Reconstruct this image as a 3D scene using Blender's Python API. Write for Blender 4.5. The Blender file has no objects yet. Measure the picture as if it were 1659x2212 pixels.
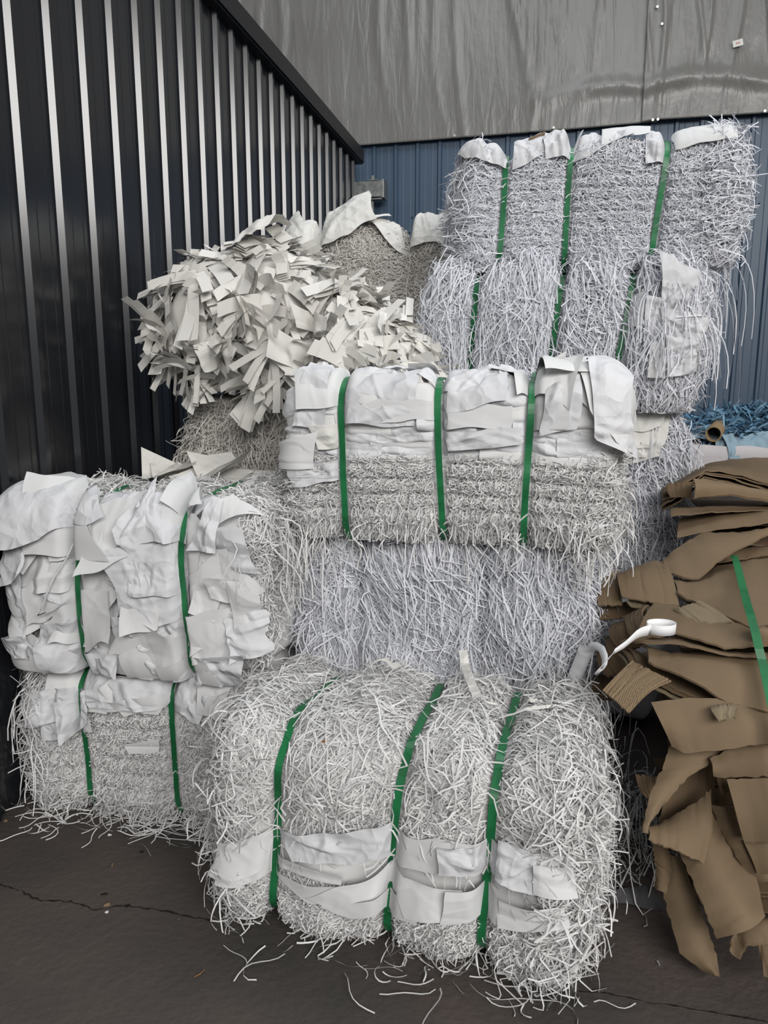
import bpy, math
import numpy as np

C = bpy.context.scene.collection
rng = np.random.default_rng(11)
R = math.radians
F, PITCH, CH = 1650.0, R(10.5), 1.6
cP, sP = math.cos(PITCH), math.sin(PITCH)


def ray(px, py):
    xc = (px - 829.5) / F
    yc = (1106 - py) / F
    return np.array([xc, cP + yc * sP, -sP + yc * cP])


def aty(px, py, Y):
    d = ray(px, py)
    return np.array([0, 0, CH]) + d * (Y / d[1])


def atz(px, py, Z):
    d = ray(px, py)
    return np.array([0, 0, CH]) + d * ((Z - CH) / d[2])


def atplane(px, py, p0, n):
    d = ray(px, py)
    o = np.array([0, 0, CH])
    t = np.dot(np.array(p0) - o, n) / np.dot(d, n)
    return o + d * t


# ------------------------------------------------------------------ materials
def mat(name, col, rough=0.8, spec=0.3, metal=0.0):
    m = bpy.data.materials.new(name)
    m.use_nodes = True
    b = m.node_tree.nodes['Principled BSDF']
    b.inputs['Base Color'].default_value = (*col, 1)
    b.inputs['Roughness'].default_value = rough
    b.inputs['Specular IOR Level'].default_value = spec
    b.inputs['Metallic'].default_value = metal
    return m, m.node_tree, b


def island_mix(nt, b, c1, c2):
    g = nt.nodes.new('ShaderNodeNewGeometry')
    r = nt.nodes.new('ShaderNodeValToRGB')
    r.color_ramp.elements[0].color = (*c1, 1)
    r.color_ramp.elements[1].color = (*c2, 1)
    nt.links.new(g.outputs['Random Per Island'], r.inputs[0])
    nt.links.new(r.outputs[0], b.inputs['Base Color'])
    return r


def noise_mix(nt, b, c1, c2, scale, lo=0.35, hi=0.65, detail=6, bump=0.0, bscale=None, stretch=None):
    tc = nt.nodes.new('ShaderNodeTexCoord')
    n = nt.nodes.new('ShaderNodeTexNoise')
    n.inputs['Scale'].default_value = scale
    n.inputs['Detail'].default_value = detail
    src = tc.outputs['Object']
    if stretch:
        mp = nt.nodes.new('ShaderNodeMapping')
        mp.inputs['Scale'].default_value = stretch
        nt.links.new(src, mp.inputs[0])
        src = mp.outputs[0]
    nt.links.new(src, n.inputs['Vector'])
    r = nt.nodes.new('ShaderNodeValToRGB')
    r.color_ramp.elements[0].position = lo
    r.color_ramp.elements[1].position = hi
    r.color_ramp.elements[0].color = (*c1, 1)
    r.color_ramp.elements[1].color = (*c2, 1)
    nt.links.new(n.outputs[0], r.inputs[0])
    nt.links.new(r.outputs[0], b.inputs['Base Color'])
    if bump:
        n2 = nt.nodes.new('ShaderNodeTexNoise')
        n2.inputs['Scale'].default_value = bscale or scale
        n2.inputs['Detail'].default_value = 8
        nt.links.new(src, n2.inputs['Vector'])
        bp = nt.nodes.new('ShaderNodeBump')
        bp.inputs['Strength'].default_value = bump
        bp.inputs['Distance'].default_value = 0.01
        nt.links.new(n2.outputs[0], bp.inputs['Height'])
        nt.links.new(bp.outputs[0], b.inputs['Normal'])
    return r


M = {}


def paper(name, c1, c2, rough=0.85):
    m, nt, b = mat(name, c1, rough, 0.25)
    island_mix(nt, b, c1, c2)
    M[name] = m


paper('shred_white', (0.64, 0.63, 0.62), (0.82, 0.815, 0.81))
paper('shred_skylit', (0.68, 0.69, 0.74), (0.84, 0.85, 0.89))  # white shreds with the bluish sky light put into the colour
paper('shred_warmlit', (0.60, 0.57, 0.53), (0.76, 0.73, 0.69))  # white shreds with the warm, dimmer light at back left in the colour
paper('sheet_white', (0.69, 0.69, 0.71), (0.80, 0.80, 0.815), 0.7)
paper('sheet_warm', (0.72, 0.71, 0.67), (0.82, 0.80, 0.76), 0.75)
paper('offcut', (0.68, 0.66, 0.62), (0.85, 0.83, 0.79), 0.75)
paper('blue_paper', (0.07, 0.17, 0.28), (0.20, 0.33, 0.43), 0.75)
paper('blue_sheet', (0.19, 0.30, 0.38), (0.30, 0.40, 0.46), 0.75)
paper('pink_paper', (0.50, 0.45, 0.46), (0.54, 0.52, 0.53), 0.75)
def crumple_bump(name, sc, dist):
    nt = M[name].node_tree
    b = nt.nodes['Principled BSDF']
    tc = nt.nodes.new('ShaderNodeTexCoord')
    n = nt.nodes.new('ShaderNodeTexNoise')
    n.inputs['Scale'].default_value = sc
    n.inputs['Detail'].default_value = 2
    mx = nt.nodes.new('ShaderNodeMix')
    mx.data_type = 'VECTOR'
    mx.inputs[0].default_value = .12
    v = nt.nodes.new('ShaderNodeTexVoronoi')
    v.feature = 'F1'
    v.inputs['Scale'].default_value = sc * 1.6
    nt.links.new(tc.outputs['Object'], n.inputs['Vector'])
    nt.links.new(tc.outputs['Object'], mx.inputs[4])
    nt.links.new(n.outputs['Color'], mx.inputs[5])
    nt.links.new(mx.outputs[1], v.inputs['Vector'])
    bp = nt.nodes.new('ShaderNodeBump')
    bp.inputs['Strength'].default_value = .7
    bp.inputs['Distance'].default_value = dist
    nt.links.new(v.outputs['Distance'], bp.inputs['Height'])
    nt.links.new(bp.outputs[0], b.inputs['Normal'])


crumple_bump('sheet_white', 9, .02)
crumple_bump('sheet_warm', 10, .015)
paper('sheet_plain', (0.72, 0.72, 0.72), (0.80, 0.80, 0.79), 0.7)
M['tape'], _, _ = mat('tape', (0.88, 0.88, 0.88), 0.5, 0.4)
m, nt, b = mat('strap', (0.012, 0.15, 0.05), 0.38, 0.5)
noise_mix(nt, b, (0.008, 0.12, 0.04), (0.016, 0.19, 0.065), 9, 0.4, 0.6)
M['strap'] = m
for nm, c1, c2 in (('card', (0.178, 0.126, 0.076), (0.222, 0.157, 0.096)), ('card_grey', (0.22, 0.175, 0.11), (0.265, 0.21, 0.135)),
                   ('card_dark', (0.14, 0.095, 0.055), (0.18, 0.124, 0.074))):  # card_dark: card with the shade of recessed sheets put into its colour
    m, nt, b = mat(nm, c1, 0.75, 0.25)
    noise_mix(nt, b, c1, c2, 3.0, 0.3, 0.7, 5, 0.15, 40)
    M[nm] = m
m, nt, b = mat('card_flute', (0.235, 0.168, 0.10), 0.8, 0.2)
tc = nt.nodes.new('ShaderNodeTexCoord')
wv = nt.nodes.new('ShaderNodeTexWave')
wv.inputs['Scale'].default_value = 55
wv.inputs['Distortion'].default_value = 1.0
mp = nt.nodes.new('ShaderNodeMapping')
mp.inputs['Rotation'].default_value = (0, 0, R(35))
nt.links.new(tc.outputs['Object'], mp.inputs[0])
nt.links.new(mp.outputs[0], wv.inputs['Vector'])
bp = nt.nodes.new('ShaderNodeBump')
bp.inputs['Strength'].default_value = 0.35
bp.inputs['Distance'].default_value = 0.004
nt.links.new(wv.outputs['Fac'], bp.inputs['Height'])
nt.links.new(bp.outputs[0], b.inputs['Normal'])
M['card_flute'] = m
M['black_metal'], nt, b = mat('black_metal', (0.012, 0.013, 0.016), 0.2, 0.9)
m, nt, b = mat('blue_metal', (0.05, 0.09, 0.15), 0.42, 0.5)
noise_mix(nt, b, (0.046, 0.080, 0.130), (0.070, 0.112, 0.170), 1.6, 0.3, 0.7, 4, 0, None, (1, 1, 0.25))
M['blue_metal'] = m
M['trim'], _, _ = mat('trim', (0.012, 0.012, 0.014), 0.45, 0.4)
m, nt, b = mat('tarp', (0.2, 0.2, 0.19), 0.34, 0.6)
r = noise_mix(nt, b, (0.185, 0.178, 0.165), (0.235, 0.228, 0.215), 1.2, 0.3, 0.7, 4)
tc = nt.nodes.new('ShaderNodeTexCoord')
mp = nt.nodes.new('ShaderNodeMapping')
mp.inputs['Scale'].default_value = (9, 9, 1.6)
mp.inputs['Rotation'].default_value = (0, R(8), 0)
n1 = nt.nodes.new('ShaderNodeTexNoise')
n1.inputs['Scale'].default_value = 1.0
n1.inputs['Detail'].default_value = 3
n1.inputs['Distortion'].default_value = 0.6
nt.links.new(tc.outputs['Object'], mp.inputs[0])
nt.links.new(mp.outputs[0], n1.inputs['Vector'])
n2 = nt.nodes.new('ShaderNodeTexNoise')
n2.inputs['Scale'].default_value = 14
n2.inputs['Detail'].default_value = 5
nt.links.new(tc.outputs['Object'], n2.inputs['Vector'])
b1 = nt.nodes.new('ShaderNodeBump')
b1.inputs['Strength'].default_value = 0.6
b1.inputs['Distance'].default_value = 0.03
nt.links.new(n1.outputs[0], b1.inputs['Height'])
b2 = nt.nodes.new('ShaderNodeBump')
b2.inputs['Strength'].default_value = 0.35
b2.inputs['Distance'].default_value = 0.008
nt.links.new(n2.outputs[0], b2.inputs['Height'])
nt.links.new(b1.outputs[0], b2.inputs['Normal'])
nt.links.new(b2.outputs[0], b.inputs['Normal'])
M['tarp'] = m
m, nt, b = mat('concrete', (0.05, 0.045, 0.04), 0.75, 0.35)
r = noise_mix(nt, b, (0.052, 0.048, 0.043), (0.088, 0.070, 0.062), 1.7, 0.38, 0.62, 8, 0.5, 38)
M['concrete'] = m
M['crack'], _, _ = mat('crack', (0.022, 0.019, 0.017), 0.9, 0.1)
M['chip'], _, _ = mat('chip', (0.11, 0.10, 0.09), 0.9, 0.1)
m, nt, b = mat('steel', (0.30, 0.31, 0.30), 0.42, 0.5, 0.7)
noise_mix(nt, b, (0.2, 0.21, 0.2), (0.36, 0.37, 0.36), 22, 0.35, 0.65, 4)
M['steel'] = m
M['screw'], _, _ = mat('screw', (0.55, 0.53, 0.48), 0.35, 0.5, 0.8)
M['rubber'], _, _ = mat('rubber', (0.02, 0.02, 0.02), 0.7, 0.2)
M['red_ink'], _, _ = mat('red_ink', (0.55, 0.12, 0.10), 0.7, 0.2)
M['label_paper'], _, _ = mat('label_paper', (0.8, 0.78, 0.72), 0.6, 0.3)
M['kraft'], _, _ = mat('kraft', (0.26, 0.18, 0.10), 0.7, 0.25)
M['film'], _, _ = mat('film', (0.045, 0.042, 0.046), 0.5, 0.3)
M['black_bit'], _, _ = mat('black_bit', (0.012, 0.012, 0.012), 0.8, 0.2)
M['fibre'], _, _ = mat('fibre', (0.4, 0.18, 0.06), 0.8, 0.2)


# ------------------------------------------------------------------ objects
def mk(name, V, Fc, m, parent=None, smooth=True, label=None, stuff=False):
    V = np.asarray(V, dtype=np.float32).reshape(-1, 3)
    me = bpy.data.meshes.new(name)
    if isinstance(Fc, np.ndarray):
        nf, k = Fc.shape
        me.vertices.add(len(V))
        me.vertices.foreach_set('co', V.ravel())
        me.loops.add(nf * k)
        me.loops.foreach_set('vertex_index', Fc.astype(np.int32).ravel())
        me.polygons.add(nf)
        me.polygons.foreach_set('loop_start', np.arange(0, nf * k, k, dtype=np.int32))
    else:
        me.from_pydata(V.tolist(), [], [list(f) for f in Fc])
    me.update(calc_edges=True)
    me.polygons.foreach_set('use_smooth', np.full(len(me.polygons), smooth))
    me.materials.append(M[m])
    o = bpy.data.objects.new(name, me)
    C.objects.link(o)
    if parent is not None:
        o.parent = parent
    if label:
        o['label'] = label
    if stuff:
        o['kind'] = 'stuff'
    return o


def tag(o, label, cat, group=None, kind=None):
    o['label'] = label
    o['category'] = cat
    if group:
        o['group'] = group
    if kind:
        o['kind'] = kind
    return o


def empty(name, loc, rz=0.0):
    o = bpy.data.objects.new(name, None)
    o.empty_display_size = 0.1
    o.location = loc
    o.rotation_euler = (0, 0, rz)
    C.objects.link(o)
    return o


def grid_faces(nu, nv, closed_v=False):
    i = np.arange(nu - 1)[:, None]
    jn = nv if closed_v else nv - 1
    j = np.arange(jn)[None, :]
    j2 = (j + 1) % nv
    return np.stack([i * nv + j, (i + 1) * nv + j, (i + 1) * nv + j2, i * nv + j2], -1).reshape(-1, 4)


def box(cx, cy, cz, sx, sy, sz):
    v = [(cx + a * sx / 2, cy + b_ * sy / 2, cz + c * sz / 2) for a in (-1, 1) for b_ in (-1, 1) for c in (-1, 1)]
    f = [(0, 1, 3, 2), (4, 6, 7, 5), (0, 4, 5, 1), (2, 3, 7, 6), (0, 2, 6, 4), (1, 5, 7, 3)]
    return v, f


def merge(parts):
    V, Fs = [], []
    for v, f in parts:
        k = len(V)
        V += list(v)
        Fs += [tuple(i + k for i in q) for q in f]
    return V, Fs


def bevel(o, w=0.004, seg=2):
    md = o.modifiers.new('bevel', 'BEVEL')
    md.width = w
    md.segments = seg
    md.limit_method = 'ANGLE'
    return o


def unit(v):
    return v / np.maximum(np.linalg.norm(v, axis=-1, keepdims=True), 1e-9)


def nz(x, y, z, seed, f):
    r = np.random.default_rng(seed)
    s = 0
    for k in range(6):
        d = r.normal(size=3)
        d *= f * r.uniform(0.6, 1.7) / np.linalg.norm(d)
        s = s + np.sin(x * d[0] + y * d[1] + z * d[2] + r.uniform(0, 6.28))
    return s / 3.0


def tube(P, rad, n=6):
    P = np.asarray(P, float)
    T = unit(np.gradient(P, axis=0))
    up = np.where(np.abs(T[:, 2:3]) > 0.9, np.array([[1., 0, 0]]), np.array([[0, 0, 1.]]))
    A = unit(np.cross(T, up))
    B = np.cross(A, T)
    an = np.linspace(0, 2 * math.pi, n, endpoint=False)
    V = P[:, None] + rad * (A[:, None] * np.cos(an)[None, :, None] + B[:, None] * np.sin(an)[None, :, None])
    return V.reshape(-1, 3), grid_faces(len(P), n, True)


def ribbons(P, W):
    """P (n,K,3) centre lines, W (n,K,3) half-width vectors -> verts, quads"""
    n, K, _ = P.shape
    V = np.stack([P - W, P + W], 2).reshape(-1, 3)
    base = (np.arange(n) * K * 2)[:, None] + (np.arange(K - 1) * 2)[None, :]
    Fq = np.stack([base, base + 1, base + 3, base + 2], -1).reshape(-1, 4)
    return V, Fq


# ------------------------------------------------------------------ bale
class Bale:
    def __init__(s, label, xf, yf, rot, W, D, H, z0, r=0.09, re=0.08, straps=(), pinch=0.03, puff=0.03, lump=0.012,
                 layers=None, seed=1, lean=0.0, shape=None, name='paper_bale', cat='bale', group='baled waste paper in the corner', extra=None):
        s.W, s.D, s.H, s.r, s.re = W, D, H, r, re
        s.shape = shape
        s.straps, s.pinch, s.puff, s.lump, s.layers, s.seed, s.lean, s.extra = straps, pinch, puff, lump, layers, seed, lean, extra
        th = R(rot)
        s.X = np.array([math.cos(th), math.sin(th), 0])
        s.Y = np.array([-math.sin(th), math.cos(th), 0])
        s.o = np.array([xf, yf, z0]) + s.Y * D / 2
        s.root = empty(name, s.o, th)
        tag(s.root, label, cat, group)
        s.m = min(D, H) / 2
        s.fl, s.tl, s.arc = H - 2 * r, D - 2 * r, math.pi * r / 2
        s.per = 2 * (s.fl + s.tl) + 4 * s.arc
        s.L = (W / 2 - re) + re * math.pi / 2 + (s.m - re)     # half length of the profile incl. the end cap
        s.Lf = W / 2 - re

    def local(s, p):
        q = np.asarray(p) - s.o
        return np.array([q @ s.X, q @ s.Y, q[2]])

    def uv(s, px, py):
        """(a, b) on the front face or the top for a picture point"""
        p = s.local(atplane(px, py, s.o - s.Y * s.D / 2, s.Y))
        if p[2] <= s.H - s.r * 0.6:
            return p[0], p[2] - s.r
        if CH - (s.o[2] + s.H) < .15:        # top seen edge-on: keep to the rounded front edge
            return p[0], s.fl + min(max(p[2] - (s.H - s.r), 0) * 1.4, s.arc + .08)
        p = s.local(atplane(px, py, s.o + np.array([0, 0, s.H]), np.array([0, 0, 1.])))
        return p[0], s.fl + s.arc + min(max(p[1] + s.D / 2 - s.r, -s.arc * 0.5), s.D * .3)

    def zf(s, z):
        return z - s.r

    def bt(s, y=0.0):
        """b on the top at depth y behind the front edge"""
        return s.fl + s.arc + (y - s.r)

    def xs(s, i, z):
        x = s.straps[i]
        if isinstance(x, tuple):
            return x[0] + (x[1] - x[0]) * np.clip(z / s.H, 0, 1)
        return x + 0 * z

    def S(s, a, b, stiff=1.0):
        a = np.clip(a, -s.L, s.L)
        b = np.mod(b, s.per)
        D2, H, r = s.D / 2, s.H, s.r
        e0 = s.fl
        e1 = e0 + s.arc
        e2 = e1 + s.tl
        e3 = e2 + s.arc
        e4 = e3 + s.fl
        e5 = e4 + s.arc
        e6 = e5 + s.tl
        y = np.zeros_like(b)
        z = np.zeros_like(b)
        ny = np.zeros_like(b)
        nzv = np.zeros_like(b)
        k = b < e0
        y[k], z[k], ny[k] = -D2, r + b[k], -1
        k = (b >= e0) & (b < e1)
        t = (b[k] - e0) / r
        y[k], z[k], ny[k], nzv[k] = -D2 + r - r * np.cos(t), H - r + r * np.sin(t), -np.cos(t), np.sin(t)
        k = (b >= e1) & (b < e2)
        y[k], z[k], nzv[k] = -D2 + r + b[k] - e1, H, 1
        k = (b >= e2) & (b < e3)
        t = (b[k] - e2) / r
        y[k], z[k], ny[k], nzv[k] = D2 - r + r * np.sin(t), H - r + r * np.cos(t), np.sin(t), np.cos(t)
        k = (b >= e3) & (b < e4)
        y[k], z[k], ny[k] = D2, H - r - (b[k] - e3), 1
        k = (b >= e4) & (b < e5)
        t = (b[k] - e4) / r
        y[k], z[k], ny[k], nzv[k] = D2 - r + r * np.cos(t), r - r * np.sin(t), np.cos(t), -np.sin(t)
        k = (b >= e5) & (b < e6)
        y[k], z[k], nzv[k] = D2 - r - (b[k] - e5), 0, -1
        k = b >= e6
        t = (b[k] - e6) / r
        y[k], z[k], ny[k], nzv[k] = -D2 + r - r * np.sin(t), r - r * np.cos(t), -np.sin(t), -np.cos(t)
        aa, sg = np.abs(a), np.sign(a)
        x = aa.copy()
        ins = np.zeros_like(a)
        tt = np.zeros_like(a)
        k = aa > s.Lf
        t = np.clip((aa - s.Lf) / s.re, 0, math.pi / 2)
        x[k] = s.Lf + s.re * np.sin(t[k])
        ins[k] = s.re * (1 - np.cos(t[k]))
        tt[k] = t[k]
        ec = s.Lf + s.re * math.pi / 2
        k = aa > ec
        ins[k] = s.re + (aa[k] - ec)
        x[k] = s.W / 2 + 0.03 * np.sin(np.clip((aa[k] - ec) / max(s.m - s.re, 1e-3), 0, 1) * math.pi / 2)
        sc = 1 - ins / s.m
        hz = H / 2
        y = y * sc
        z = hz + (z - hz) * sc
        x = x * sg
        N = np.stack([sg * np.sin(tt), ny * np.cos(tt), nzv * np.cos(tt)], -1)
        corner = np.abs(ny * nzv) * 2
        off = stiff * (s.lump * nz(x, y, z, s.seed, 9) + s.lump * 0.6 * nz(x, y, z, s.seed + 50, 24))
        if len(s.straps):
            d = np.full_like(a, 9.0)
            for i in range(len(s.straps)):
                xi = s.xs(i, z)
                q = x - xi
                d = np.minimum(d, np.abs(q))
            off = off - s.pinch * (0.6 + 0.55 * corner) * np.exp(-(d / 0.024) ** 2) + s.puff * (1 - np.exp(-(d / 0.10) ** 2)) * np.cos(tt)
        if s.layers is not None:
            lo, hi, per, dep = s.layers
            w = (ny < -0.5) | (np.abs(np.sin(tt)) > 0.7)
            ph = z + 0.012 * nz(x, y, z * 0.2, s.seed + 9, 5)
            g = np.abs(np.sin(ph / per * math.pi))
            off = off + stiff * np.where(w, dep * (g ** 0.5 - 0.6), 0) * np.clip((z - lo) / .04, 0, 1) * np.clip((hi - z) / .05, 0, 1)
        if s.extra is not None:
            off = off + s.extra(x, y, z, N)
        Pp = np.stack([x, y, z], -1) + N * off[..., None]
        if s.shape is not None:
            Pp = s.shape(Pp)
        if s.lean:
            Pp[..., 0] += s.lean * Pp[..., 2]
        Pp[..., 2] = np.maximum(Pp[..., 2], 0.003)
        return Pp, N

    # ---- parts
    def core(s, m, inset=0.014, na=70, nb=90):
        a = np.linspace(-s.L * 0.999, s.L * 0.999, na)
        b = np.linspace(0, s.per, nb, endpoint=False)
        A, B = np.meshgrid(a, b, indexing='ij')
        P, N = s.S(A.ravel(), B.ravel())
        P = P - N * inset
        P[:, 2] = np.maximum(P[:, 2], 0.001)
        return mk('packed_core', P, grid_faces(na, nb, True), m, s.root)

    def strap(s, i, w=0.021, th=0.0012, off=0.006, x=None):
        nb = 160
        b = np.linspace(0, s.per, nb, endpoint=False)
        z = s.S(np.zeros(nb), b)[0][:, 2]
        xc = s.xs(i, z)
        xc = xc + 0.004 * np.sin(z * 7 + i * 2.1)
        P, N = s.S(xc, b)
        # taut: hull-ish smoothing
        P = P + N * off
        for _ in range(3):
            P = 0.25 * np.roll(P, 1, 0) + 0.5 * P + 0.25 * np.roll(P, -1, 0)
        T = unit(np.roll(P, -1, 0) - np.roll(P, 1, 0))
        sd = unit(np.cross(T, N) + 0)
        tw = 0.12 * np.sin(b * 5 + i)[:, None]
        sd = unit(sd + N * tw)
        V = np.stack([P - sd * w / 2, P + sd * w / 2, P + sd * w / 2 + N * th, P - sd * w / 2 + N * th], 1)
        if s.o[2] < .01:
            V[..., 2] = np.maximum(V[..., 2], .001)
        f = []
        for k in range(nb):
            q = (k + 1) % nb
            for j in range(4):
                f.append((k * 4 + j, k * 4 + (j + 1) % 4, q * 4 + (j + 1) % 4, q * 4 + j))
        return mk('strap', V.reshape(-1, 3), np.array(f), 'strap', s.root, False)

    def strands(s, n, a, b, L, w=(0.0035, 0.006), ang=(0.0, 0.6), field=0.0, curl=0.8, wob=0.3, lift=(-0.012, 0.01), tilt=0.02, arch=0.01,
                twist=0.7, K=7, clear=0.017, ff=7.0, lock=0):
        """returns verts, quads: paper strips laid over the surface inside the window a x b"""
        n = int(n * 1.3)
        w = (w[0] * .82, w[1] * .82)
        a0 = rng.uniform(a[0], a[1], n)
        b0 = rng.uniform(b[0], b[1], n)
        Ln = rng.uniform(L[0], L[1], n) * rng.uniform(0.6, 1.0, n)
        psi = ang[0] + ang[1] * rng.normal(size=n)
        kap0 = curl * rng.normal(size=n)
        if lock:
            gi = np.arange(n) // lock
            ng = gi[-1] + 1
            a0 = rng.uniform(a[0], a[1], ng)[gi] + rng.normal(size=n) * .016
            b0 = rng.uniform(b[0], b[1], ng)[gi] + rng.normal(size=n) * .030
            psi = (ang[0] + ang[1] * rng.normal(size=ng))[gi] + .14 * rng.normal(size=n)
            kap0 = (curl * rng.normal(size=ng))[gi] + .25 * rng.normal(size=n)
        if field:
            psi = psi + field * nz(a0, b0, 0 * a0, s.seed + 77, ff)
        if not lock:
            psi = psi + np.where(rng.random(n) < 0.5, math.pi, 0)
        t = np.linspace(-0.5, 0.5, K)[None, :]
        kap = kap0[:, None]
        ps = psi[:, None] + kap * t + (wob * rng.normal(size=n))[:, None] * np.sin(6.28 * (t * rng.uniform(0.7, 1.8, n)[:, None] + rng.random(n)[:, None]))
        st = (Ln / (K - 1))[:, None]
        A = np.cumsum(np.cos(ps) * st, 1)
        B = np.cumsum(np.sin(ps) * st, 1)
        A = A - A[:, K // 2:K // 2 + 1] + a0[:, None]
        B = B - B[:, K // 2:K // 2 + 1] + b0[:, None]
        h = rng.uniform(lift[0], lift[1], n)[:, None] + (tilt * rng.normal(size=n))[:, None] * t * 2 + (arch * rng.random(n))[:, None] * np.cos(math.pi * t)
        P, N = s.S(A.ravel(), B.ravel())
        P = P.reshape(n, K, 3)
        N = N.reshape(n, K, 3)
        P = P + N * h[..., None]
        P[..., 2] = np.maximum(P[..., 2], 0.002)
        T = unit(np.gradient(P, axis=1))
        sd = unit(np.cross(N, T))
        tw = (twist * rng.normal(size=n))[:, None] + (0.8 * rng.normal(size=n))[:, None] * t
        Wv = sd * np.cos(tw)[..., None] + N * np.sin(tw)[..., None]
        ww = rng.uniform(w[0], w[1], n)
        if len(s.straps) and clear:
            keep = np.ones(n, bool)
            for i in range(len(s.straps)):
                xi = s.xs(i, P[..., 2])
                q = np.abs(P[..., 0] - s.lean * P[..., 2] - xi) < clear
                bad = (q & (h > -0.004)).any(1)
                keep &= ~(bad & (rng.random(n) < 0.96))
            P, Wv, ww = P[keep], Wv[keep], ww[keep]
        return P, Wv * (ww / 2)[:, None, None]

    def dangle(s, n, a, b, L, w=(0.0035, 0.006), out=0.6, down=1.0, K=8, wig=0.02, up=0.0):
        """strips hanging free from the surface"""
        a0 = rng.uniform(a[0], a[1], n)
        b0 = rng.uniform(b[0], b[1], n)
        P0, N = s.S(a0, b0)
        Ln = rng.uniform(L[0], L[1], n)
        d = unit(N * out + rng.normal(size=(n, 3)) * 0.45 + np.array([0, 0, up]))
        t = np.linspace(0, 1, K)[None, :, None]
        g = np.array([0, 0, -1.0]) * down
        P = P0[:, None] + Ln[:, None, None] * (d[:, None] * (t - 0.55 * t ** 2) + g * 0.85 * t ** 2)
        side = unit(np.cross(d, np.array([0, 0, 1.0]) + 0.01))
        P = P + side[:, None] * (wig * rng.normal(size=n))[:, None, None] * np.sin(t * rng.uniform(3, 8, n)[:, None, None])
        P = P + rng.normal(size=(n, 1, 3)) * 0.01 * t
        if s.o[2] < 0.01:
            P[..., 2] = np.maximum(P[..., 2], rng.uniform(0.002, 0.012, n)[:, None])
        T = unit(np.gradient(P, axis=1))
        rv = unit(rng.normal(size=(n, 3)))
        sd = unit(np.cross(T, rv[:, None]))
        ww = rng.uniform(w[0], w[1], n) * .41
        return P, sd * ww[:, None, None]

    def clear_wall(s, P):
        """keep paper from poking through the left wall"""
        Pw = s.o + P[..., :1] * s.X + P[..., 1:2] * s.Y
        push = np.maximum(.026 - (Pw - W0) @ WN, 0)
        P[..., 0] += push * (WN @ s.X)
        P[..., 1] += push * (WN @ s.Y)
        return P

    def lay(s, groups, m, name='shredded_paper', label=None):
        Vs, Fs, k = [], [], 0
        for P, W in groups:
            if len(P) == 0:
                continue
            v, f = ribbons(P, W)
            Vs.append(v)
            Fs.append(f + k)
            k += len(v)
        return mk(name, s.clear_wall(np.concatenate(Vs)), np.concatenate(Fs), m, s.root, True, label, True)

    def sheet(s, quad, m='sheet_white', lift=0.008, crumple=0.02, nf=4, flap=None, nu=44, nv=44, jag=0.006, wave=0.0, name='paper_sheet',
              parent=None, sag=0.0, warp=0.5, curl=None, fdir=None, tilt=1.0):
        """a creased sheet over the surface; quad = four (a, b) corners TL, TR, BR, BL; flap = lifts of those corners"""
        q = np.array(quad, float)
        plain = m == 'sheet_white' and rng.random() < .5
        if plain:
            m, nf, tilt, crumple = 'sheet_plain', min(nf, 2), tilt * 1.5, crumple * .75
        u, v = np.meshgrid(np.linspace(0, 1, nu), np.linspace(0, 1, nv), indexing='ij')
        u, v = u.ravel(), v.ravel()
        w = [(1 - u) * (1 - v), u * (1 - v), u * v, (1 - u) * v]
        ab = sum(w[i][:, None] * q[i][None] for i in range(4))
        size = np.linalg.norm(q[1] - q[0]) + 1e-6
        sizev = np.linalg.norm(q[3] - q[0]) + 1e-6
        # ragged outline
        sd = int(rng.integers(1e6))
        for k_ in range(2):
            ab[:, k_] += jag * nz(ab[:, 0], ab[:, 1], 0 * u, sd + k_, 40) + jag * 1.5 * nz(ab[:, 0], ab[:, 1], 0 * u, sd + 5 + k_, 14)
        x = u * size + warp * 0.02 * nz(u, v, 0 * u, sd + 11, 5)
        y = v * sizev + warp * 0.02 * nz(u, v, 0 * u, sd + 12, 5)
        ht = 0
        sc = (size + sizev) / 2
        for k_ in range(nf):
            an = rng.uniform(0, 6.28) if fdir is None else fdir[0] + fdir[1] * rng.normal()
            c = rng.uniform(0.1, 0.9) * size * math.cos(an) + rng.uniform(0.1, 0.9) * sizev * math.sin(an)
            dd = x * math.cos(an) + y * math.sin(an) - c
            sl = rng.uniform(0.3, 1.0) * (1 if rng.random() < 0.5 else -1)
            if rng.random() < 0.5:
                ht = ht + sl * np.abs(dd)
            else:
                ww_ = rng.uniform(0.01, 0.03)
                ht = ht + sl * 0.5 * np.minimum(np.abs(dd), ww_ * 2)
        if nf:
            ht = np.asarray(ht)
            ht = ht - ht.min()
            ht = ht * (crumple / max(ht.max(), 1e-6))
        h = lift + ht + wave * np.sin(x * 18 + rng.uniform(0, 6))
        if flap is not None:
            for i in range(4):
                h = h + .7 * flap[i] * w[i] ** 1.3
        s.nsh = getattr(s, 'nsh', 0) + 1
        an = rng.uniform(0, 6.28)
        tl_ = np.clip((u - .5) * math.cos(an) + (v - .5) * math.sin(an) + .25, 0, 1)
        h = (h - lift) * .62 + lift * .7 + min(.0006 * s.nsh, .022) + tilt * crumple * rng.uniform(.3, 1.0) * tl_ ** 1.5
        xq, yq = ab[:, 0], ab[:, 1]
        fine = 0
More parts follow.
